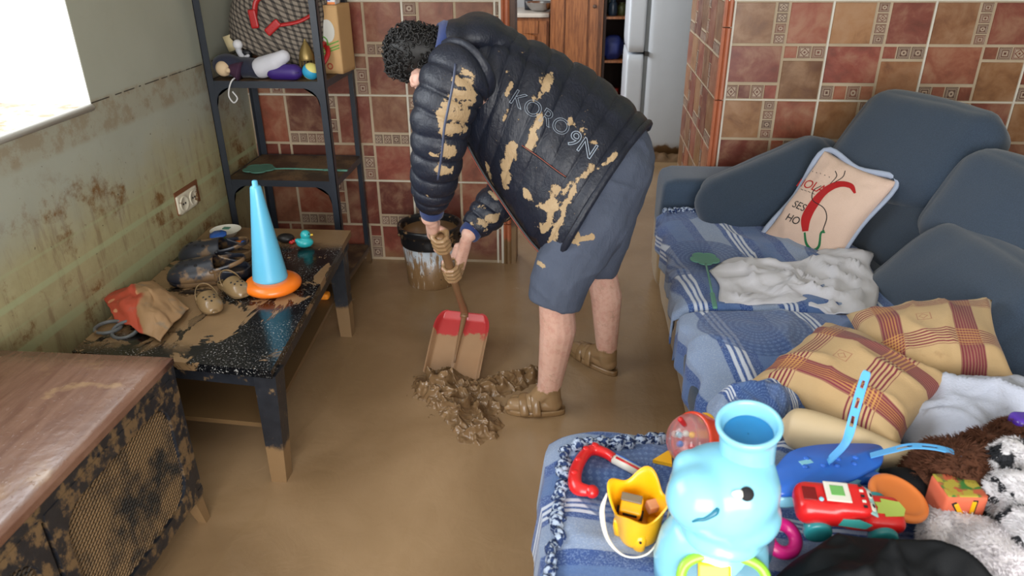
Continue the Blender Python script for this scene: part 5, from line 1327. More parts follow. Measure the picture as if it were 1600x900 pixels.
# ================================================================= HEAP OF MUD
m = Mat('wet_mud_heap'); c = m.mix(m.noise(20, 4), C(106, 80, 54), C(142, 114, 82)); m.bump(m.noise(70, 4), .5, .004); HeapM = m.out(c, m.math('ADD', .12, m.math('MULTIPLY', m.noise(35, 3), .2)))
hp = [aZ(px, py, 0) for px, py in ((692, 604), (735, 640), (745, 668), (800, 600), (828, 588))]
def heap(u, v):
    x = -.68+u*.62; y = 2.10+v*.50
    p = V(x, y, 0)
    d1 = segd(p, hp[0], hp[1]); d2 = segd(p, hp[1], hp[2]); d3 = segd(p, (hp[0]+hp[1])/2+V(.03, .02, 0), hp[4])
    e = max(1-d1/.125, 1-d2/.095, (1-d3/.075)*.85)
    e += noise.noise(V(x*22, y*22, 0))*.30+noise.noise(V(x*60, y*60, 2))*.16
    if e <= 0: return V(x, y, -.004)
    h = min(1, e*1.6)
    r1 = max(0, ridge(V(x*15, y*15, 1)))**1.1; r2 = max(0, ridge(V(x*38, y*38, 4)))**1.1; r3 = max(0, ridge(V(x*95, y*95, 8)))
    z = h*(.012+.022*r1*r2+.026*r1+.006*r3*h)
    big = max(0, 1-(p-hp[0]).length/.11); z += big*.050*(.4+r1)
    return V(x+.030*noise.noise(V(x*24, y*24, 9))*h, y+.030*noise.noise(V(x*24, y*24, 12))*h-.35*z, z)
hg = grid(heap, 240, 200)
one('mud_heap', 'ragged heap of wet brown mud pushed up in front of the shovel', 'mud', hg, HeapM)
# ================================================================= THINGS ON THE COFFEE TABLE
def clog(name, label, loc, rz, L, mat, matin, strap_mat, tilt=(0, 0), kid=False, group=None):
    t = thing(name, label, 'clog', loc, (tilt[0], tilt[1], rz), group)
    W_ = L*.42; H_ = L*(.27 if kid else .25)
    def w(s): return W_/2*(.62+.38*math.sin(PI*min(1, s*.62+.08))**1)*math.sqrt(max(0, 1-max(0, (s-.72)/.28)**2.4))*(math.sqrt(max(0, 1-max(0, (.14-s)/.14)**2)) if s < .14 else 1)
    out = [(s, 1) for s in [i/24 for i in range(25)]]
    pts = [V(s*L, w(s), 0) for s in [i/24 for i in range(25)]]+[V(s*L, -w(s), 0) for s in [1-i/24 for i in range(1, 24)]]
    c0 = V(L*.5, 0, 0)
    ring = lambda k, z: [c0+(p-c0)*k+V(0, 0, z+L*.03*max(0, (p.x/L-.8)/.2)**2) for p in pts]
    mk('sole', loft([ring(.93, 0), ring(1.02, .004), ring(1.03, L*.06), ring(.98, L*.085), ring(.80, L*.075)]), strap_mat, t)
    def vamp(u, v):
        s = .36+.635*u; th = PI*v; ww = w(s)*1.0+.001; hh = H_*(.98-.25*u)*math.sqrt(max(0, 1-max(0, (s-.70)/.30)**2.2))
        back = .07*L*math.sin(th)*(1-u)**3*-1.0
        z = L*.07+hh*math.sin(th)**.75
        return V(s*L-back*.8, ww*1.03*math.cos(th), z)
    o = mk('upper', grid(vamp, 26, 26), mat, t); mod_solid(o, .004, -1)
    def heel(u, v):
        s0 = .40*abs(2*u-1); side = 1 if u < .5 else -1
        hh = L*(.10+.10*(abs(2*u-1))**2.0)
        return V(s0*L-.0, side*w(s0)*1.03, L*.05+hh*v)
    o = mk('heel_rim', grid(heel, 24, 6), mat, t); mod_solid(o, .005, 1)
    mk('footbed', loft([ring(.92, L*.076), ring(.90, L*.080)]), matin, t)
    # heel strap
    ang = .25 if not kid else .75
    pp = []
    for i in range(13):
        a = -PI/2+PI*i/12; rx = L*.40; q = V(-math.cos(a)*rx, math.sin(a)*W_*.52, 0)
        q = V(q.x*math.cos(ang)*1.0, q.y, -q.x*math.sin(ang)*.75); pp.append(V(L*.42, 0, L*.20)+q)
    mk('strap', tube(pp, L*.030, 8, True, 2, .35, V(0, 0, 1)), strap_mat, t)
    for sg in (1, -1): mk('rivet', mv(ell((0, 0, 0), L*.028, L*.016, L*.028), L*.42, sg*W_*.53, L*.20), strap_mat, t)
    hs = []
    for (s, th) in ((.60, .30), (.72, .34), (.84, .40), (.60, .70), (.72, .66), (.84, .60), (.68, .5), (.80, .5)) if L > .2 else ((.62, .35), (.74, .38), (.62, .65), (.74, .62), (.70, .5), (.84, .5)):
        u = (s-.36)/.635; p = vamp(u, th); q = vamp(min(1, u+.02), th)-p; r_ = vamp(u, th+.02)-p; nn = q.cross(r_).normalized(); nn = nn if nn.z > 0 else -nn
        mk('vent_hole', xf(lathe([(.0003, .0052), (L*.022, .0052), (L*.026, .0)], 12, False), frame(p, q, nn)), InkB, t)
    return t
m = Mat('dark_clog_rubber'); n = m.noise(9, 5, .6); c = m.mix(m.step(n, .50, .58), m.mix(m.noise(5, 3), C(26, 28, 36), C(44, 48, 60)), C(120, 94, 66)); m.bump(n, .3, .004); DClog = m.out(c, .34)
MClog = plain('mud_coated_clog', C(134, 110, 78), .22, .12, 20); MIn = plain('clog_mud_inside', C(104, 82, 58), .25, .2)
DIn = plain('clog_dark_inside', C(60, 50, 42), .3, .3)
def on(px, py, z=TH): return aZ(px, py, z)
p = on(392, 432); clog('clog', 'large dark clog lying in front of its mate on the coffee table', (p.x, p.y, TH), math.radians(196), .30, DClog, DIn, DClog, group='large dark clogs')
p = on(396, 404); clog('clog', 'large mud filled clog at the back, by the wall and the toys', (p.x, p.y+.0, TH), math.radians(190), .29, DClog, MIn, DClog, group='large dark clogs')
p = on(318, 466); clog('clog', 'small mud coated clog nearest the red cloth', (p.x, p.y, TH), math.radians(-50), .165, MClog, DIn, MClog, kid=True, group='small mud coated clogs')
p = on(350, 446); clog('clog', 'small mud coated clog next to the orange ring', (p.x, p.y, TH), math.radians(-38), .170, MClog, DIn, MClog, kid=True, group='small mud coated clogs')
# orange ring and blue cone
p = on(428, 452)
OrP = plastic('orange_plastic', C(238, 118, 22), .35); CyP = plastic('sky_blue_plastic', C(98, 188, 226), .38)
one('orange_ring', 'flat orange plastic ring under the blue cone', 'ring', mv(torus(.068, .037, 48, 20, flat=.62), p.x, p.y, TH+.0235), OrP)
cb = V(p.x-.012, p.y+.012); ctop = aY(399, 282, cb.y).z; ch = ctop-(TH+.036)
one('toy_cone', 'tall sky blue plastic cone standing on the orange ring', 'cone', mv(lathe([(.001, 0), (.055, 0), (.0635, .002), (.0645, .006), (.063, .02)]+[(.063-(.063-.0195)*((z-.02)/(ch-.045)), z) for z in [.02+(ch-.045)*i/8 for i in range(1, 9)]]+[(.017, ch-.021), (.0105, ch-.019), (.0100, ch-.003), (.008, ch), (.001, ch)], 40), cb.x, cb.y, TH+.036), CyP)
# red muddy cloth bag with ring handles
m = Mat('red_spotted_muddy_cloth'); u = m.sep(m.co('UV'))
vo = m.voro(5.5, m.comb(u[0], u[1])); c = m.mix(m.step(vo, .30, .26), C(186, 78, 56), C(212, 150, 112))
sp_ = m.step(m.math('ADD', m.math('ADD', u[0], m.math('MULTIPLY', u[1], -.25)), m.math('MULTIPLY', m.noise(8, 5), .35)), .44, .50)
c = m.mix(sp_, c, m.mix(m.noise(12, 4), C(150, 116, 82), C(178, 142, 104))); c = m.mix(m.math('MULTIPLY', m.step(m.noise(14, 5), .6, .7), .5), c, C(112, 112, 106))
m.bump(m.noise(40, 3), .2, .003); RedMud = m.out(c, .6)
cp = [on(px, py, TH+.02) for px, py in ((176, 462), (268, 452), (296, 492), (250, 536))]
def bag(u, v):
    a = cp[0].lerp(cp[1], u**.9); b = cp[3].lerp(cp[2], u) if False else on(214, 520, TH+.02).lerp(on(262, 534, TH+.02), 0) 
    P0 = [on(160, 465, TH), on(240, 447, TH), on(297, 486, TH)]; P1 = [on(182, 505, TH), on(222, 528, TH), on(252, 538, TH)]
    top = P0[0].lerp(P0[1], min(1, u*2)) if u < .5 else P0[1].lerp(P0[2], u*2-1)
    bot = P1[0].lerp(P1[1], min(1, u*2)) if u < .5 else P1[1].lerp(P1[2], u*2-1)
    q = top.lerp(bot, v); e = (math.sin(PI*min(max(u, .02), .98))*math.sin(PI*min(max(v, .03), .97)))**.5
    z = e*(.045+.022*max(0, ridge(V(u*2.2, v*1.6, 3)))**2+.012*fbm(V(u*5, v*5, 1)))
    return V(q.x+.01*noise.noise(V(u*5, v*5, 7)), q.y+.01*noise.noise(V(u*5, v*5, 9)), TH+.004+z)
t = thing('red_cloth_bag', 'crumpled red and mud brown cloth bag with grey ring handles on the table', 'bag', (on(225, 495).x, on(225, 495).y, TH)); BI = Matrix.Translation(-V(on(225, 495).x, on(225, 495).y, TH))
o = mk('cloth', xf(grid(bag, 40, 34), BI), RedMud, t); mod_solid(o, .004, -1)
GrR = plain('grey_ring_plastic', C(96, 100, 104), .35, .2, mud=.2)
for px, py, rx in ((170, 512, .0), (196, 516, .25)):
    q = on(px, py, TH+.01); mk('ring_handle', xf(xf(torus(.042, .0065, 28, 10, .25*PI, 1.95*PI), Matrix.Translation((q.x, q.y, TH+.012)) @ Matrix.Rotation(rx, 4, 'X') @ Matrix.Rotation(.3, 4, 'Z')), BI), GrR, t)
# small toys at the wall
q = on(350, 375); WhT = plastic('white_toy_plastic', C(222, 220, 210), .4); BlT = plastic('blue_toy_plastic', C(36, 96, 190), .35); GnT = plastic('green_toy_plastic', C(92, 190, 36), .35)
t = thing('toy_bowl', 'little white toy bowl with rim beside the wall on the table', 'bowl', (q.x, q.y+.03, TH))
mk('bowl', lathe(sprof([(.025, .0), (.04, .012), (.062, .035), (.066, .037), (.058, .032), (.035, .012), (.002, .010)], 4), 36), WhT, t)
mk('scrap', mv(cushion(.03, .024, .004, .001), .0, .01, .04), SwG, t)
q = on(346, 384)
t = thing('toy_figure', 'green and blue building toy leaning on the little white bowl', 'toy', (q.x, q.y-.01, TH))
mk('stud_block', mv(cushion(.045, .035, .05, .006), 0, 0, .025), GnT, t); mk('roof', mv(xf(lathe([(.001, .008), (.036, .006), (.037, 0), (.001, 0)], 8), Matrix.Rotation(.15, 4, 'X')), 0, 0, .052), BlT, t)
for k in (-.014, 0, .014): mk('rib', mv(cushion(.006, .006, .046, .002), k, -.019, .025), GnT, t)
q = on(372, 386)
t = thing('toy_car_part', 'tiny orange toy with blue wheels beside the green toy', 'toy', (q.x, q.y, TH))
mk('block', mv(cushion(.04, .025, .026, .005), 0, 0, .020), OrP, t)
for dx, dy in ((.026, .0), (-.008, -.022)): mk('wheel', mv(xf(lathe([(.001, -.009), (.013, -.008), (.015, 0), (.013, .008), (.001, .009)], 18), Matrix.Rotation(PI/2, 4, 'Y')), dx, dy, .016), BlT, t)
# rubber duck, black and red toy
q = on(476, 388); TqP = plastic('turquoise_rubber', C(44, 172, 178), .35)
t = thing('rubber_duck', 'turquoise rubber duck at the far end of the table', 'duck', (q.x, q.y+.012, TH), (0, 0, .4))
mk('body', fuse(join(ell((0, 0, .022), .036, .028, .022), ell((-.028, 0, .034), .012, .012, .010), ell((.006, 0, .056), .0215, .020, .021)), .003, 3), TqP, t)
mk('beak', mv(cushion(.014, .014, .006, .002), .030, 0, .054), plastic('yellow_beak', C(230, 190, 50)), t)
for sg in (1, -1): mk('eye', ell((.020, sg*.013, .062), .003, .003, .003), InkB, t)
q = on(446, 380)
t = thing('black_ladybird_toy', 'small black speckled round toy with red feet between cone and duck', 'toy', (q.x, q.y+.01, TH))
mk('shell', ell((0, 0, .02), .038, .03, .02), plain('black_speckled', C(24, 22, 24), .4, .5, 60), t)
for dx, dy in ((.036, -.012), (.040, .004), (.032, -.024)): mk('foot', ell((dx, dy, .010), .010, .007, .008), plastic('red_toy_plastic', C(196, 40, 34)), t)

# ================================================================= TOYS ON THE CHAISE
CZ = .470
RdP_ = plastic('bright_red_plastic', C(214, 32, 34), .3); YlP = plastic('yellow_plastic', C(250, 186, 20), .32); HpB = plastic('pale_blue_plastic', C(140, 210, 236), .26)
LmP = plastic('lime_plastic', C(150, 220, 60), .3); TeP = plastic('teal_plastic', C(22, 112, 140), .35); PkP = plastic('magenta_plastic', C(222, 36, 138), .35); NvP = plastic('blue_plastic', C(46, 112, 218), .32)
# ---- hippo shaped ball toy
HY = 1.10
def h_(px, py, dy=0): return aY(px, py, HY+dy)
base = h_(1118, 935); base.z = CZ
t = thing('hippo_toy', 'large pale blue hippo shaped plastic toy with a chimney mouth on top', 'toy', base); HI = Matrix.Translation(-base)
bodyc = V(base.x-.016, HY+.02, CZ+.085)
hg_ = join(ell(tuple(h_(1130, 768, .01)), .102, .100, .088), ell(tuple(h_(1096, 778, -.030)), .066, .062, .064), ell(tuple(h_(1080, 730, .02)), .036, .036, .034), ell(tuple(h_(1150, 758, .0)), .080, .088, .070), capsule(h_(1166, 752, .012), h_(1168, 735, .012), .060, .052, 28),
           ell(tuple(h_(1130, 828, .0)), .082, .08, .028), ell(tuple(h_(1150, 800, .0)), .084, .08, .06))
hfv = fuse(hg_, .0045, 30, .7); mk('head', xf(hfv, HI), HpB, t)
tb_, tt_ = h_(1169, 712, .012), h_(1170, 668, .012)
mk('chimney_rim', xf(xf(lathe(sprof([(.050, -.075), (.0495, -.05), (.050, -.03), (.051, -.012), (.056, .0), (.0585, .008), (.056, .013), (.050, .011), (.046, -.005), (.042, -.02)], 4)+[(.001, -.022)], 40, False), frame(tt_, (1, 0, 0), (tt_-tb_)+V(0, -.012, 0))), HI), HpB, t)
mk('chimney_hole', xf(xf(lathe([(.001, -.016), (.043, -.014)], 36, False), frame(tt_, (1, 0, 0), (tt_-tb_)+V(0, -.012, 0))), HI), plastic('deep_blue_inside', C(36, 130, 190)), t)
bl_ = []
for z, w, d in ((0, .10, .085), (.004, .108, .092), (.05, .112, .096), (.10, .104, .09), (.135, .085, .076), (.15, .07, .06)):
    bl_.append([V(bodyc.x+math.cos(a)*w, bodyc.y+math.sin(a)*d*1.0, CZ+z) for a in [2*PI*i/48 for i in range(48)]])
mk('body', xf(loft(bl_), HI), HpB, t)
# open tummy tray, lime rim, coloured wheel inside
tc = V(bodyc.x+.006, bodyc.y-.092, CZ+.088); fr_ = frame(tc, (1, 0, 0), (0, -.80, .60))
trp = [V(.078*math.copysign(abs(math.cos(a))**.7, math.cos(a)), .046*math.copysign(abs(math.sin(a))**.8, math.sin(a)), 0) for a in [2*PI*i/40 for i in range(40)]]
mk('tray_rim', xf(xf(tube(trp+[trp[0]], .010, 12, True, 1, 1.0), fr_), HI), LmP, t)
mk('tray_inside', xf(xf(loft([[p*.98+V(0, 0, .002) for p in trp], [p*.5+V(0, 0, .0035) for p in trp]]), fr_), HI), TeP, t, False)
mk('yellow_wheel', xf(xf(cushion(.060, .060, .008, .003), fr_ @ Matrix.Translation((-.018, .004, .006))), HI), YlP, t)
# eye, mouth, ear disc
hb_ = bvh(hfv)
e_, en = hit(hb_, 1167, 772)
if e_ is not None:
    if en.dot(CP-e_) < 0: en = -en
    q_ = mk('eye', xf(xf(ell((0, 0, 0), .0125, .0125, .006), frame(e_, (0, 0, 1), en)), HI), InkB, t); q2 = mk('eye_white', xf(xf(ell((0, 0, 0), .0075, .0150, .004), frame(e_+CR*-.011, (0, 0, 1), en)), HI), WhT, t)
mp = [hit(hb_, x, y)[0] for x, y in ((1082, 815), (1090, 812), (1100, 811), (1110, 806), (1118, 800), (1122, 794))]; mp = [p for p in mp if p is not None]
mk('smile', xf(tube(mp, [.002, .0035, .004, .005, .006, .0035][:len(mp)], 10, True, 4), HI), TeP, t)
ed = h_(1196, 862, .03); mk('side_disc', xf(xf(lathe(sprof([(.001, .008), (.03, .008), (.040, .005), (.042, 0)], 3), 30, False), frame(ed, (0, 0, 1), (.86, -.5, .1))), HI), TeP, t); mk('side_disc_rim', xf(xf(torus(.043, .0045, 30, 8), frame(ed, (0, 0, 1), (.86, -.5, .1))), HI), YlP, t)
# ---- yellow elephant bucket with toy digger
bb = aZ(995, 838, CZ)
t = thing('toy_bucket', 'yellow scalloped toy bucket with white cord handle on the chaise', 'bucket', (bb.x, bb.y, CZ), (.10, -.02, -.25))
def rb(a, z): return 1+(.10*math.cos(4*a+.6))*(.3+.7*min(1, z/.13))
pr = [(.036, .012), (.042, .012), (.047, .05), (.053, .095), (.058, .118), (.062, .120), (.056, .117), (.050, .095), (.044, .05), (.038, .018), (.001, .018)]
vb = lathe(sprof(pr, 3), 56, False, rb)
vv = []
for p in vb[0]:
    a = math.atan2(p.y, p.x); k = max(0, (p.z-.07)/.05); vv.append(V(p.x, p.y, p.z+k*.014*math.cos(4*a+.6)+k*.012*math.sin(a)))
mk('shell', (vv, vb[1]), YlP, t)
for a in (.3, 1.9, 3.4, 5.0): mk('foot', mv(loft([[V(r_*math.cos(b_), r_*.8*math.sin(b_), z) for b_ in [2*PI*i/16 for i in range(16)]] for z, r_ in ((0, .010), (.004, .013), (.03, .016), (.05, .014))]), .036*math.cos(a), .036*math.sin(a), 0), YlP, t)
mk('cord_handle', tube([(-.066, .0, .112), (-.070, -.030, .085), (-.050, -.062, .045), (-.01, -.074, .020), (.035, -.062, .030), (.060, -.030, .075), (.066, 0, .112)], [.0022, .006, .0045, .0022, .0022, .0022, .0022], 8, True, 6), WhT, t)
mk('face_eye', mv(ell((0, 0, 0), .003, .002, .003), .016, -.049, .040), InkB, t)
t = thing('toy_digger', 'small yellow toy digger with dark windows inside the yellow bucket', 'toy', (bb.x-.018, bb.y+.004, CZ+.072), (.5, .1, -.15))
mk('cab', mv(cushion(.046, .040, .034, .006), 0, 0, .012), YlP, t); mk('window', mv(cushion(.030, .002, .013, .001), 0, -.0205, .018), InkB, t); mk('roof_rack', mv(cushion(.044, .018, .006, .002), -.002, .012, .032), plastic('grey_toy', C(120, 104, 84)), t)
for sg in (1, -1): mk('wheel', mv(xf(lathe([(.001, -.004), (.011, -.004), (.011, .004), (.001, .004)], 16), Matrix.Rotation(PI/2, 4, 'Y')), sg*.024, -.008, -.004), InkB, t)
one('toy_brick', 'small pale wooden brick inside the yellow bucket', 'brick', xf(cushion(.028, .022, .022, .002), Matrix.Translation((bb.x+.030, bb.y+.010, CZ+.078)) @ Matrix.Rotation(.4, 4, 'Z') @ Matrix.Rotation(.3, 4, 'X')), plain('pale_wood', C(214, 156, 120), .6))
# ---- red toy handle with striped tube
z0 = CZ+.022
pa_ = [aZ(x, y, z0) for x, y in ((925, 768), (902, 762), (898, 745), (904, 725), (916, 708), (930, 703), (948, 709), (960, 717))]
q = aZ(930, 730, CZ); t = thing('toy_steering_handle', 'red toy handle with knobbly grip and striped tube beside the yellow bucket', 'toy', (q.x, q.y, CZ)); TI = Matrix.Translation(-V(q.x, q.y, CZ))
mk('grip', xf(tube(pa_, [.012, .017, .019, .019, .018, .018, .017, .016], 14, True, 5, .75), TI), RdP_, t)
mk('grip_end', xf(ell(tuple(pa_[0]), .016, .016, .015), TI), RdP_, t); mk('grip_fin', xf(capsule(pa_[5], aZ(928, 693, z0), .010, .007), TI), RdP_, t)
for i in (2, 3, 4, 5): mk('grip_button', xf(ell(tuple(pa_[i]+V(0, 0, .014)), .009, .009, .005), TI), RdP_, t)
a, b = aZ(960, 717, z0), aZ(1000, 738, z0+.005)
mk('tube', xf(tube([a, b], .0125, 16), TI), WhT, t); d = (b-a).normalized()
for off, mt in ((V(0, -.006, .0105), RdP_), (V(0, .007, .0090), NvP)): mk('tube_stripe', xf(tube([a+off+d*.004, b+off], .0038, 8, True, 0, .5), TI), mt, t)
# ---- ball popper with a clear dome
pc_ = aZ(1088, 688, CZ+.070); t = thing('ball_popper', 'red toy with clear dome full of coloured beads behind the hippo', 'toy', (pc_.x, pc_.y, CZ)); PI_ = Matrix.Translation(-V(pc_.x, pc_.y, CZ))
axd = V(-.80, -.42, .35).normalized(); fr2 = frame(pc_, (0, 0, 1), axd) @ Matrix.Scale(1.28, 4)
m = Mat('clear_dome'); ClearM = m.out((.92, .90, .96, 1), .08, Transmission_Weight=.8, IOR=1.15, Alpha=.6, Coat_Weight=1.0)
mk('dome', xf(xf(lathe([(.050*math.cos(a), .012+.046*math.sin(a)) for a in [PI/2*i/12 for i in range(12)]]+[(.0008, .058)], 32), fr2), PI_), ClearM, t)
mk('shell', xf(xf(lathe(sprof([(.001, -.050), (.030, -.044), (.048, -.02), (.053, .004), (.053, .014), (.046, .014), (.044, 0), (.001, -.006)], 4), 36), fr2), PI_), plastic('orange_red_plastic', C(226, 66, 34)), t)
mk('dome_knob', xf(capsule(pc_+fr2.to_3x3() @ V(.030, .0, .045), pc_+fr2.to_3x3() @ V(.040, .0, .060), .006, .007, 12), PI_), RdP_, t)
rnd = random.Random(3)
for i, mt in enumerate((RdP_, NvP, YlP, WhT, RdP_, TeP, PkP, WhT, NvP, RdP_)):
    a = rnd.uniform(0, 6.28); r_ = rnd.uniform(.006, .030); mk('bead', xf(ell(tuple(fr2 @ V(-.012+r_*math.cos(a)*.8, r_*math.sin(a), rnd.uniform(.008, .028))), .0075, .0075, .0075, 12, 8), PI_), mt, t)
q = aZ(1103, 655, CZ+.115); mk('yellow_cap', xf(fuse(join(ell((q.x, q.y, q.z), .021, .022, .013), ell((q.x+.018, q.y-.014, q.z-.014), .018, .014, .006)), .004, 3), PI_), YlP, t)
mk('side_button', xf(mv(cushion(.022, .02, .030, .006), *(pc_+V(.052, -.01, -.005))), PI_), YlP, t)
one('yellow_wedge', 'flat yellow plastic wedge lying beside the clear dome toy', 'toy', (lambda a, b, c: loft([[V(p.x, p.y, z) for p in (a, b, c)] for z in (CZ+.012, CZ+.022)]))(aZ(1020, 719, CZ+.02), aZ(1050, 726, CZ+.02), aZ(1048, 702, CZ+.02)), YlP, None, False)
# ---- beige rubber boot
BgR = plain('beige_rubber', C(206, 184, 148), .5, .08, 8, .1, 40)
a, b, c_ = aZ(1240, 668, CZ+.055), aZ(1345, 700, CZ+.06), aZ(1432, 722, CZ+.045)
def rbt(t_, an): return 1+(.03*math.sin(t_*150) if t_ > .80 else 0)+(.010*math.sin(t_*260)*(math.sin(an) > .2) if t_ < .4 else 0)
one('rubber_boot', 'beige rubber boot with ribbed shaft lying under the plaid pillow', 'boot', tube([a+V(-.030, .010, 0), a, a.lerp(b, .5), b, b.lerp(c_, .55), c_, c_+V(.02, -.005, 0)], [.012, .052, .058, .050, .036, .030, .030], 32, True, 8, .80, V(0, 0, 1), rbt), BgR)
# ---- blue plate toy with two slotted straps
zc = CZ+.115
cpt = [aZ(x, y, zc) for x, y in ((1212, 728), (1235, 704), (1275, 694), (1330, 692), (1375, 695), (1381, 710), (1372, 728), (1320, 752), (1262, 766), (1214, 768))]
ctr = sum(cpt, V(0, 0, 0))/len(cpt)
loc_ = [(p.x-ctr.x, p.y-ctr.y) for p in cpt]; sm = [tuple(a[:2]) for a in cat(loc_+[loc_[0]], 5)[:-1]]
t = thing('strapped_foot_toy', 'blue plastic foot shaped toy with two long slotted straps', 'toy', (ctr.x, ctr.y, zc))
mk('plate', mv(prism(sm, .014, .004), 0, 0, -.006), NvP, t); mk('lower_shell', mv(prism([(x*.97, y*.97) for x, y in sm], .034, .008), 0, 0, -.030), HpB, t)
for i, (x, y) in enumerate(((-.05, .01), (-.02, -.012), (.02, .014), (.05, .0), (-.06, -.02), (.01, -.01), (.06, .022))): mk('stud', mv(ell((0, 0, 0), .007, .007, .004, 14, 8), x, y, .001), NvP, t)
mk('sticker', xf(cushion(.030, .014, .001, .0004), Matrix.Translation((-.055, -.004, .0012)) @ Matrix.Rotation(.4, 4, 'Z')), HpB, t)
CyS = plastic('light_blue_strap', C(92, 174, 236), .4)
def slotted(path, wid, th, slots):
    pts = [V(a) for a in cat(path, 10)]; L_ = len(pts); v, f = [], []
    up = V(0, 0, 1); secs = []
    for i, p in enumerate(pts):
        tg = (pts[min(i+1, L_-1)]-pts[max(i-1, 0)]).normalized(); w_ = tg.cross((CP-p).normalized()).normalized(); n_ = w_.cross(tg)
        k = 1 if i < L_-4 else math.sqrt(max(.02, 1-((i-L_+4)/4)**2)); secs.append((p, w_*wid*k, n_*th))
    def bar(i0, i1, w0, w1):
        rings = [[p+w_*w0-n_, p+w_*w1-n_, p+w_*w1+n_, p+w_*w0+n_] for p, w_, n_ in secs[i0:i1+1]]
        return loft(rings)
    out_ = [bar(0, L_-1, -1, -.42), bar(0, L_-1, .42, 1)]; prev = 0
    for s0, s1 in slots: out_.append(bar(prev, int(s0*L_), -.45, .45)); prev = int(s1*L_)
    out_.append(bar(prev, L_-1, -.45, .45)); return join(*out_)
r0 = aZ(1294, 722, zc+.004); tipz = [(1300, 715, .0), (1322, 690, .02), (1334, 650, .055), (1345, 610, .09), (1355, 580, .115)]
sp1 = [tuple(aY(x, y, r0.y+dy*.25)-ctr+V(0, 0, .0)-V(0, 0, 0)) for x, y, dy in [(1294, 722, 0)]+tipz]
mk('strap', [*([V(p[0], p[1], p[2]) for p in a_] if i_ == 0 else a_ for i_, a_ in enumerate(xf(slotted([(p[0], p[1], p[2]) for p in sp1], .0095, .0014, ((.52, .60), (.66, .74), (.82, .90))), Matrix.Identity(4))))], CyS, t, False)
sp2 = [tuple(aZ(x, y, zc+dz)-ctr) for x, y, dz in ((1360, 712, .004), (1395, 703, .03), (1425, 697, .045), (1465, 700, .05), (1508, 712, .045))]
mk('strap', slotted(sp2, .0085, .0014, ((.3, .5), (.6, .75))), CyS, t, False)
for o in t.children:
    if o.name.startswith('strap'): pass
one('green_toy_edge', 'lime green toy half hidden under the blue foot shaped toy', 'toy', fuse(join(*[ell((aZ(1245+k*9, 772, CZ+.05).x, aZ(1245, 772, CZ+.05).y, CZ+.045), .014, .014, .014) for k in range(4)]), .005, 2), LmP)
# ---- blue ring, orange disc, magenta ring
q = aZ(1360, 768, CZ+.09); one('blue_ring', 'thick blue plastic ring behind the orange disc', 'ring', xf(torus(.052, .018, 40, 14), Matrix.Translation((q.x, q.y, CZ+.070)) @ Matrix.Rotation(.40, 4, 'X')), NvP)
q = aZ(1392, 800, CZ+.075); one('orange_disc', 'round orange plastic disc leaning behind the red car', 'disc', xf(lathe(sprof([(.001, .006), (.040, .006), (.052, .009), (.060, .006), (.062, 0), (.056, -.004), (.001, -.004)], 3), 44), Matrix.Translation((q.x+.012, q.y+.01, CZ+.105)) @ Matrix.Rotation(.15, 4, 'X') @ Matrix.Rotation(.22, 4, 'Y')), plastic('peach_orange_plastic', C(226, 128, 62)))
q = aZ(1222, 838, CZ+.05); one('magenta_ring', 'magenta plastic ring between the hippo toy and the red car', 'ring', xf(torus(.030, .014, 36, 14), Matrix.Translation((q.x, q.y, CZ+.045)) @ Matrix.Rotation(.5, 4, 'X') @ Matrix.Rotation(.2, 4, 'Y')), PkP)
# ---- red toy car with a face
q = aZ(1318, 812, CZ+.085); fx = (aZ(1410, 806, CZ+.08)-aZ(1245, 806, CZ+.08)).normalized()
t = thing('toy_car', 'red toy car with eyes on the windscreen and teal wheels', 'toy car', (q.x-.003, q.y, CZ+.078), (.20, .02, math.atan2(fx.y, fx.x)-.12)); t.scale = (1.2, 1.2, 1.2)
mk('body', fuse(join(mv(cushion(.100, .070, .050, .020), -.038, 0, .044), mv(cushion(.105, .066, .034, .015), .038, 0, .032), mv(cushion(.06, .064, .026, .012), .0, 0, .060)), .004, 6), RdP_, t)
ws_ = mk('windscreen', xf(cushion(.020, .054, .003, .0012), Matrix.Translation((.030, 0, .062)) @ Matrix.Rotation(.55, 4, 'Y')), plastic('pale_aqua', C(160, 206, 206)), t)
for sg in (1, -1): mk('eye', xf(ell((0, sg*.013, .003), .0065, .009, .0012, 18, 8), Matrix.Translation((.030, 0, .062)) @ Matrix.Rotation(.55, 4, 'Y')), WhT, t); mk('pupil', xf(ell((.001, sg*.011, .0042), .003, .004, .001, 14, 8), Matrix.Translation((.030, 0, .062)) @ Matrix.Rotation(.55, 4, 'Y')), InkB, t)
for k in (-2, -1, 0, 1, 2): mk('check_square', mv(cushion(.006, .005, .001, .0003), .0155, k*.0105, .0745), InkB if k % 2 == 0 else WhT, t)
mk('roof_label', mv(cushion(.040, .040, .0012, .0005), -.024, .004, .0742), WhT, t); mk('label_print', mv(cushion(.022, .020, .0008, .0003), -.024, .006, .0752), plastic('label_green', C(110, 176, 96)), t)
mk('rear_recess', mv(cushion(.022, .026, .002, .001), -.068, .0, .0690), plastic('dark_red', C(120, 14, 18)), t); mk('rear_button', mv(ell((0, 0, 0), .004, .004, .003), -.052, -.012, .072), HpB, t)
mk('hood_print', mv(prism([(-.022, -.012), (-.010, -.012), (-.010, -.018), (.020, -.014), (.026, 0), (.020, .014), (-.010, .018), (-.010, .010), (-.022, .010), (-.018, 0)], .0012), .064, 0, .0500), plastic('print_lime', C(170, 190, 90)), t, False)
mk('side_window', xf(prism([(-.026, -.008), (.018, -.011), (.026, .0), (.004, .010), (-.022, .008)], .002), Matrix.Translation((.004, -.0352, .046)) @ Matrix.Rotation(PI/2, 4, 'X')), plastic('teal_window', C(70, 170, 166)), t, False)
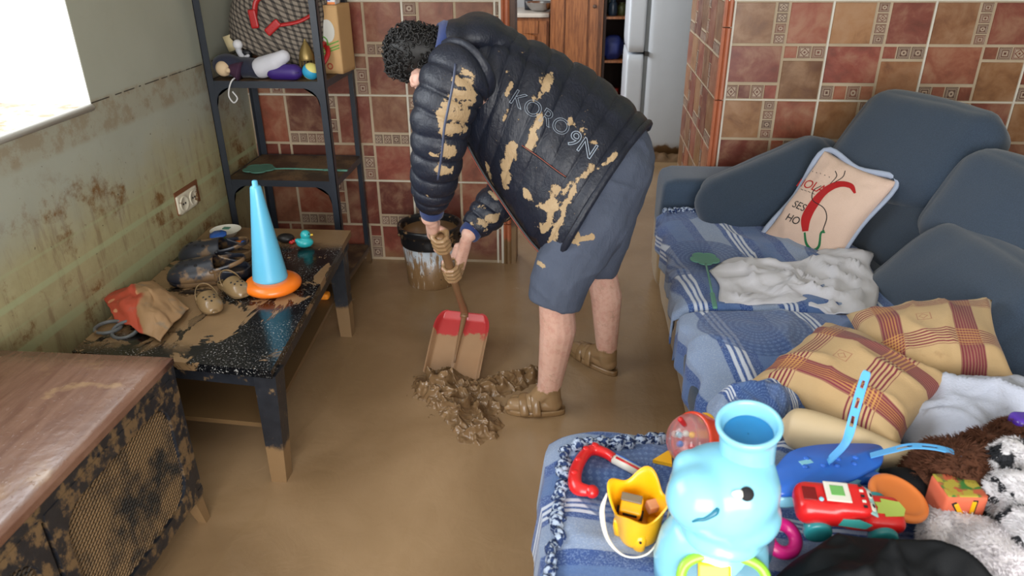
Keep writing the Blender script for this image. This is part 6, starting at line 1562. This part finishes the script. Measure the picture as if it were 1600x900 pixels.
for sx_ in (-.05, .055):
    for sg in (1, -1): mk('wheel', mv(xf(lathe(sprof([(.001, -.010), (.018, -.010), (.023, -.006), (.023, .006), (.018, .010), (.001, .010)], 2), 26), Matrix.Rotation(PI/2, 4, 'X')), sx_, sg*.033, .016), plastic('teal_wheel', C(52, 150, 158)), t)
# ---- letter block
q = aZ(1510, 782, CZ+.12); t = thing('letter_block', 'soft orange letter block with a yellow letter before the brown plush', 'block', (q.x, q.y+.035, CZ+.092), (0, 0, .06))
mk('cube', cushion(.085, .075, .075, .008), plain('block_orange', C(226, 112, 80), .8), t)
mk('top_panel', mv(cushion(.080, .070, .003, .001), 0, 0, .0372), (lambda m: m.out(m.mix(m.step(m.noise(30, 2), .5, .55), C(176, 160, 60), m.mix(m.step(m.noise(22, 2), .45, .55), C(60, 120, 50), C(190, 90, 60))), .8))(Mat('block_top_print')), t)
lt = join(xf(cushion(.009, .036, .002, .0008), Matrix.Translation((-.014, .006, 0)) @ Matrix.Rotation(.55, 4, 'Z')), mv(cushion(.009, .040, .002, .0008), .013, .008, 0), mv(cushion(.009, .030, .002, .0008), .0, -.020, 0))
mk('letter_y_outline', xf(xf(lt, Matrix.Diagonal((1.18, 1.10, .8, 1))), Matrix.Translation((0, -.0380, 0)) @ Matrix.Rotation(PI/2, 4, 'X')), InkB, t); mk('letter_y', xf(lt, Matrix.Translation((0, -.0388, 0)) @ Matrix.Rotation(PI/2, 4, 'X')), YlP, t)
# ---- plush toys, towel, dark clothes
def fur(vf, n, ln, w, seed=0, lay=.6, keep=None):
    rnd = random.Random(seed); P_ = [V(p) for p in vf[0]]; F_ = vf[1]; v, f = [], []
    for _ in range(n):
        q = rnd.choice(F_); a, b, c = P_[q[0]], P_[q[1]], P_[q[2]]; u_, w_ = rnd.random(), rnd.random()
        p = a+(b-a)*u_*.8+(c-a)*w_*.5; nn = (b-a).cross(c-a)
        if nn.length < 1e-12: continue
        nn.normalize(); tz = V(noise.noise(p*14), noise.noise(p*14+V(9, 0, 0)), noise.noise(p*14+V(0, 9, 0)))+V(rnd.uniform(-.3, .3), rnd.uniform(-.3, .3), rnd.uniform(-.3, .3))
        d = (nn+tz*lay*1.6).normalized(); s_ = d.orthogonal().normalized()*w; l_ = ln*rnd.uniform(.6, 1.2); i = len(v)
        v += [p-s_, p+s_, p+d*l_*.6+tz*ln*.1, p+d*l_+tz*ln*.4-V(0, 0, ln*.15)]; f += [(i, i+1, i+2), (i+1, i+3, i+2)]
    return v, f
def lump(vf, a, s, seed=0): return [V(p)+V(p).normalized()*0+(V(noise.noise(V(p)*s+V(seed, 0, 0)), noise.noise(V(p)*s+V(0, seed, 3)), noise.noise(V(p)*s+V(5, 0, seed))))*a for p in vf[0]], vf[1]
BrF = plain('brown_plush_fur', C(92, 54, 34), .95, .35, 30); 
pz = CZ
def pt(px, py, dz): return aZ(px, py, CZ+dz)
bg = lump(fuse(join(ell(tuple(pt(1500, 745, .085)), .10, .085, .085), ell(tuple(pt(1455, 742, .05)), .065, .055, .05), ell(tuple(pt(1560, 720, .10)), .085, .075, .07), ell(tuple(pt(1580, 690, .10)), .05, .05, .05)), .010, 3), .010, 30, 2)
t = thing('brown_plush', 'shaggy dark brown plush toy lying behind the orange letter block', 'plush toy', tuple(pt(1500, 745, 0))); o0 = Matrix.Translation(-pt(1500, 745, 0))
mk('body', xf(bg, o0), BrF, t); mk('fur', xf(fur(bg, 14000, .016, .0009, 4), o0), BrF, t, False)
m = Mat('spotted_plush'); vo = m.step(m.noise(30, 1, .4), .44, .41); SpF = m.out(m.mix(vo, C(208, 206, 210), C(36, 38, 44)), .95)
dg_ = lump(fuse(join(ell(tuple(pt(1580, 718, .16)), .05, .045, .045), ell(tuple(pt(1592, 768, .13)), .065, .05, .05), ell(tuple(pt(1578, 795, .09)), .045, .04, .035), ell(tuple(pt(1612, 835, .10)), .055, .065, .06)), .009, 3), .008, 30, 6)
q = pt(1580, 770, 0); t = thing('spotted_plush', 'white plush toy with black spots at the right edge', 'plush toy', tuple(q)); o0 = Matrix.Translation(-q)
mk('body', xf(dg_, o0), SpF, t); mk('fur', xf(fur(dg_, 8000, .010, .0008, 5), o0), SpF, t, False)
wp = lump(fuse(join(ell(tuple(pt(1505, 840, .05)), .085, .065, .045), ell(tuple(pt(1555, 872, .06)), .085, .075, .055), ell(tuple(pt(1475, 820, .045)), .045, .035, .025)), .010, 3), .010, 22, 8)
WhF = plain('white_plush_fur', C(226, 222, 226), .95, .1, 20)
q = pt(1520, 850, 0); t = thing('white_plush', 'fluffy white plush toy between the letter block and black clothes', 'plush toy', tuple(q)); o0 = Matrix.Translation(-q)
mk('body', xf(wp, o0), WhF, t); mk('fur', xf(fur(wp, 12000, .011, .0008, 6), o0), WhF, t, False)
Tow = plain('white_towelling', C(188, 194, 212), .95, .08, 8, .5, 160)
q = aZ(1540, 660, .50); o = one('white_towel', 'fluffy white towel bunched behind the brown plush', 'towel', crumple(q.x, q.y, .462, .50, .40, .15, 11, rot=.2, soft_=True), Tow); mod_solid(o, .008, 1)
m = Mat('black_cloth'); c = m.mix(m.noise(9, 3), C(8, 10, 13), C(17, 20, 25)); m.bump(m.noise(300, 2), .2, .002); Blk = m.out(c, .7, Specular_IOR_Level=.25)
q = aZ(1385, 895, CZ+.08); o = one('black_trousers', 'black clothing heaped in the front right corner of the chaise', 'clothing', crumple(q.x+.02, q.y-.055, .468, .46, .31, .165, 3.3, rot=-.10, n=80, out=.12, soft_=True), Blk); mod_solid(o, .004, 1)
q = aZ(1412, 765, CZ+.05); one('black_pouch', 'black pouch squeezed between the blue ring and the brown plush', 'pouch', lump(mv(cushion(.11, .085, .09, .035, .1, 12), q.x, q.y, CZ+.048), .006, 20), Blk)
q = aZ(1597, 652, CZ+.16); one('purple_toy', 'purple plastic toy at the right edge above the brown plush', 'toy', mv(cushion(.05, .05, .05, .014), q.x+.005, q.y, q.z-.02), plastic('purple_plastic', C(84, 50, 170)))
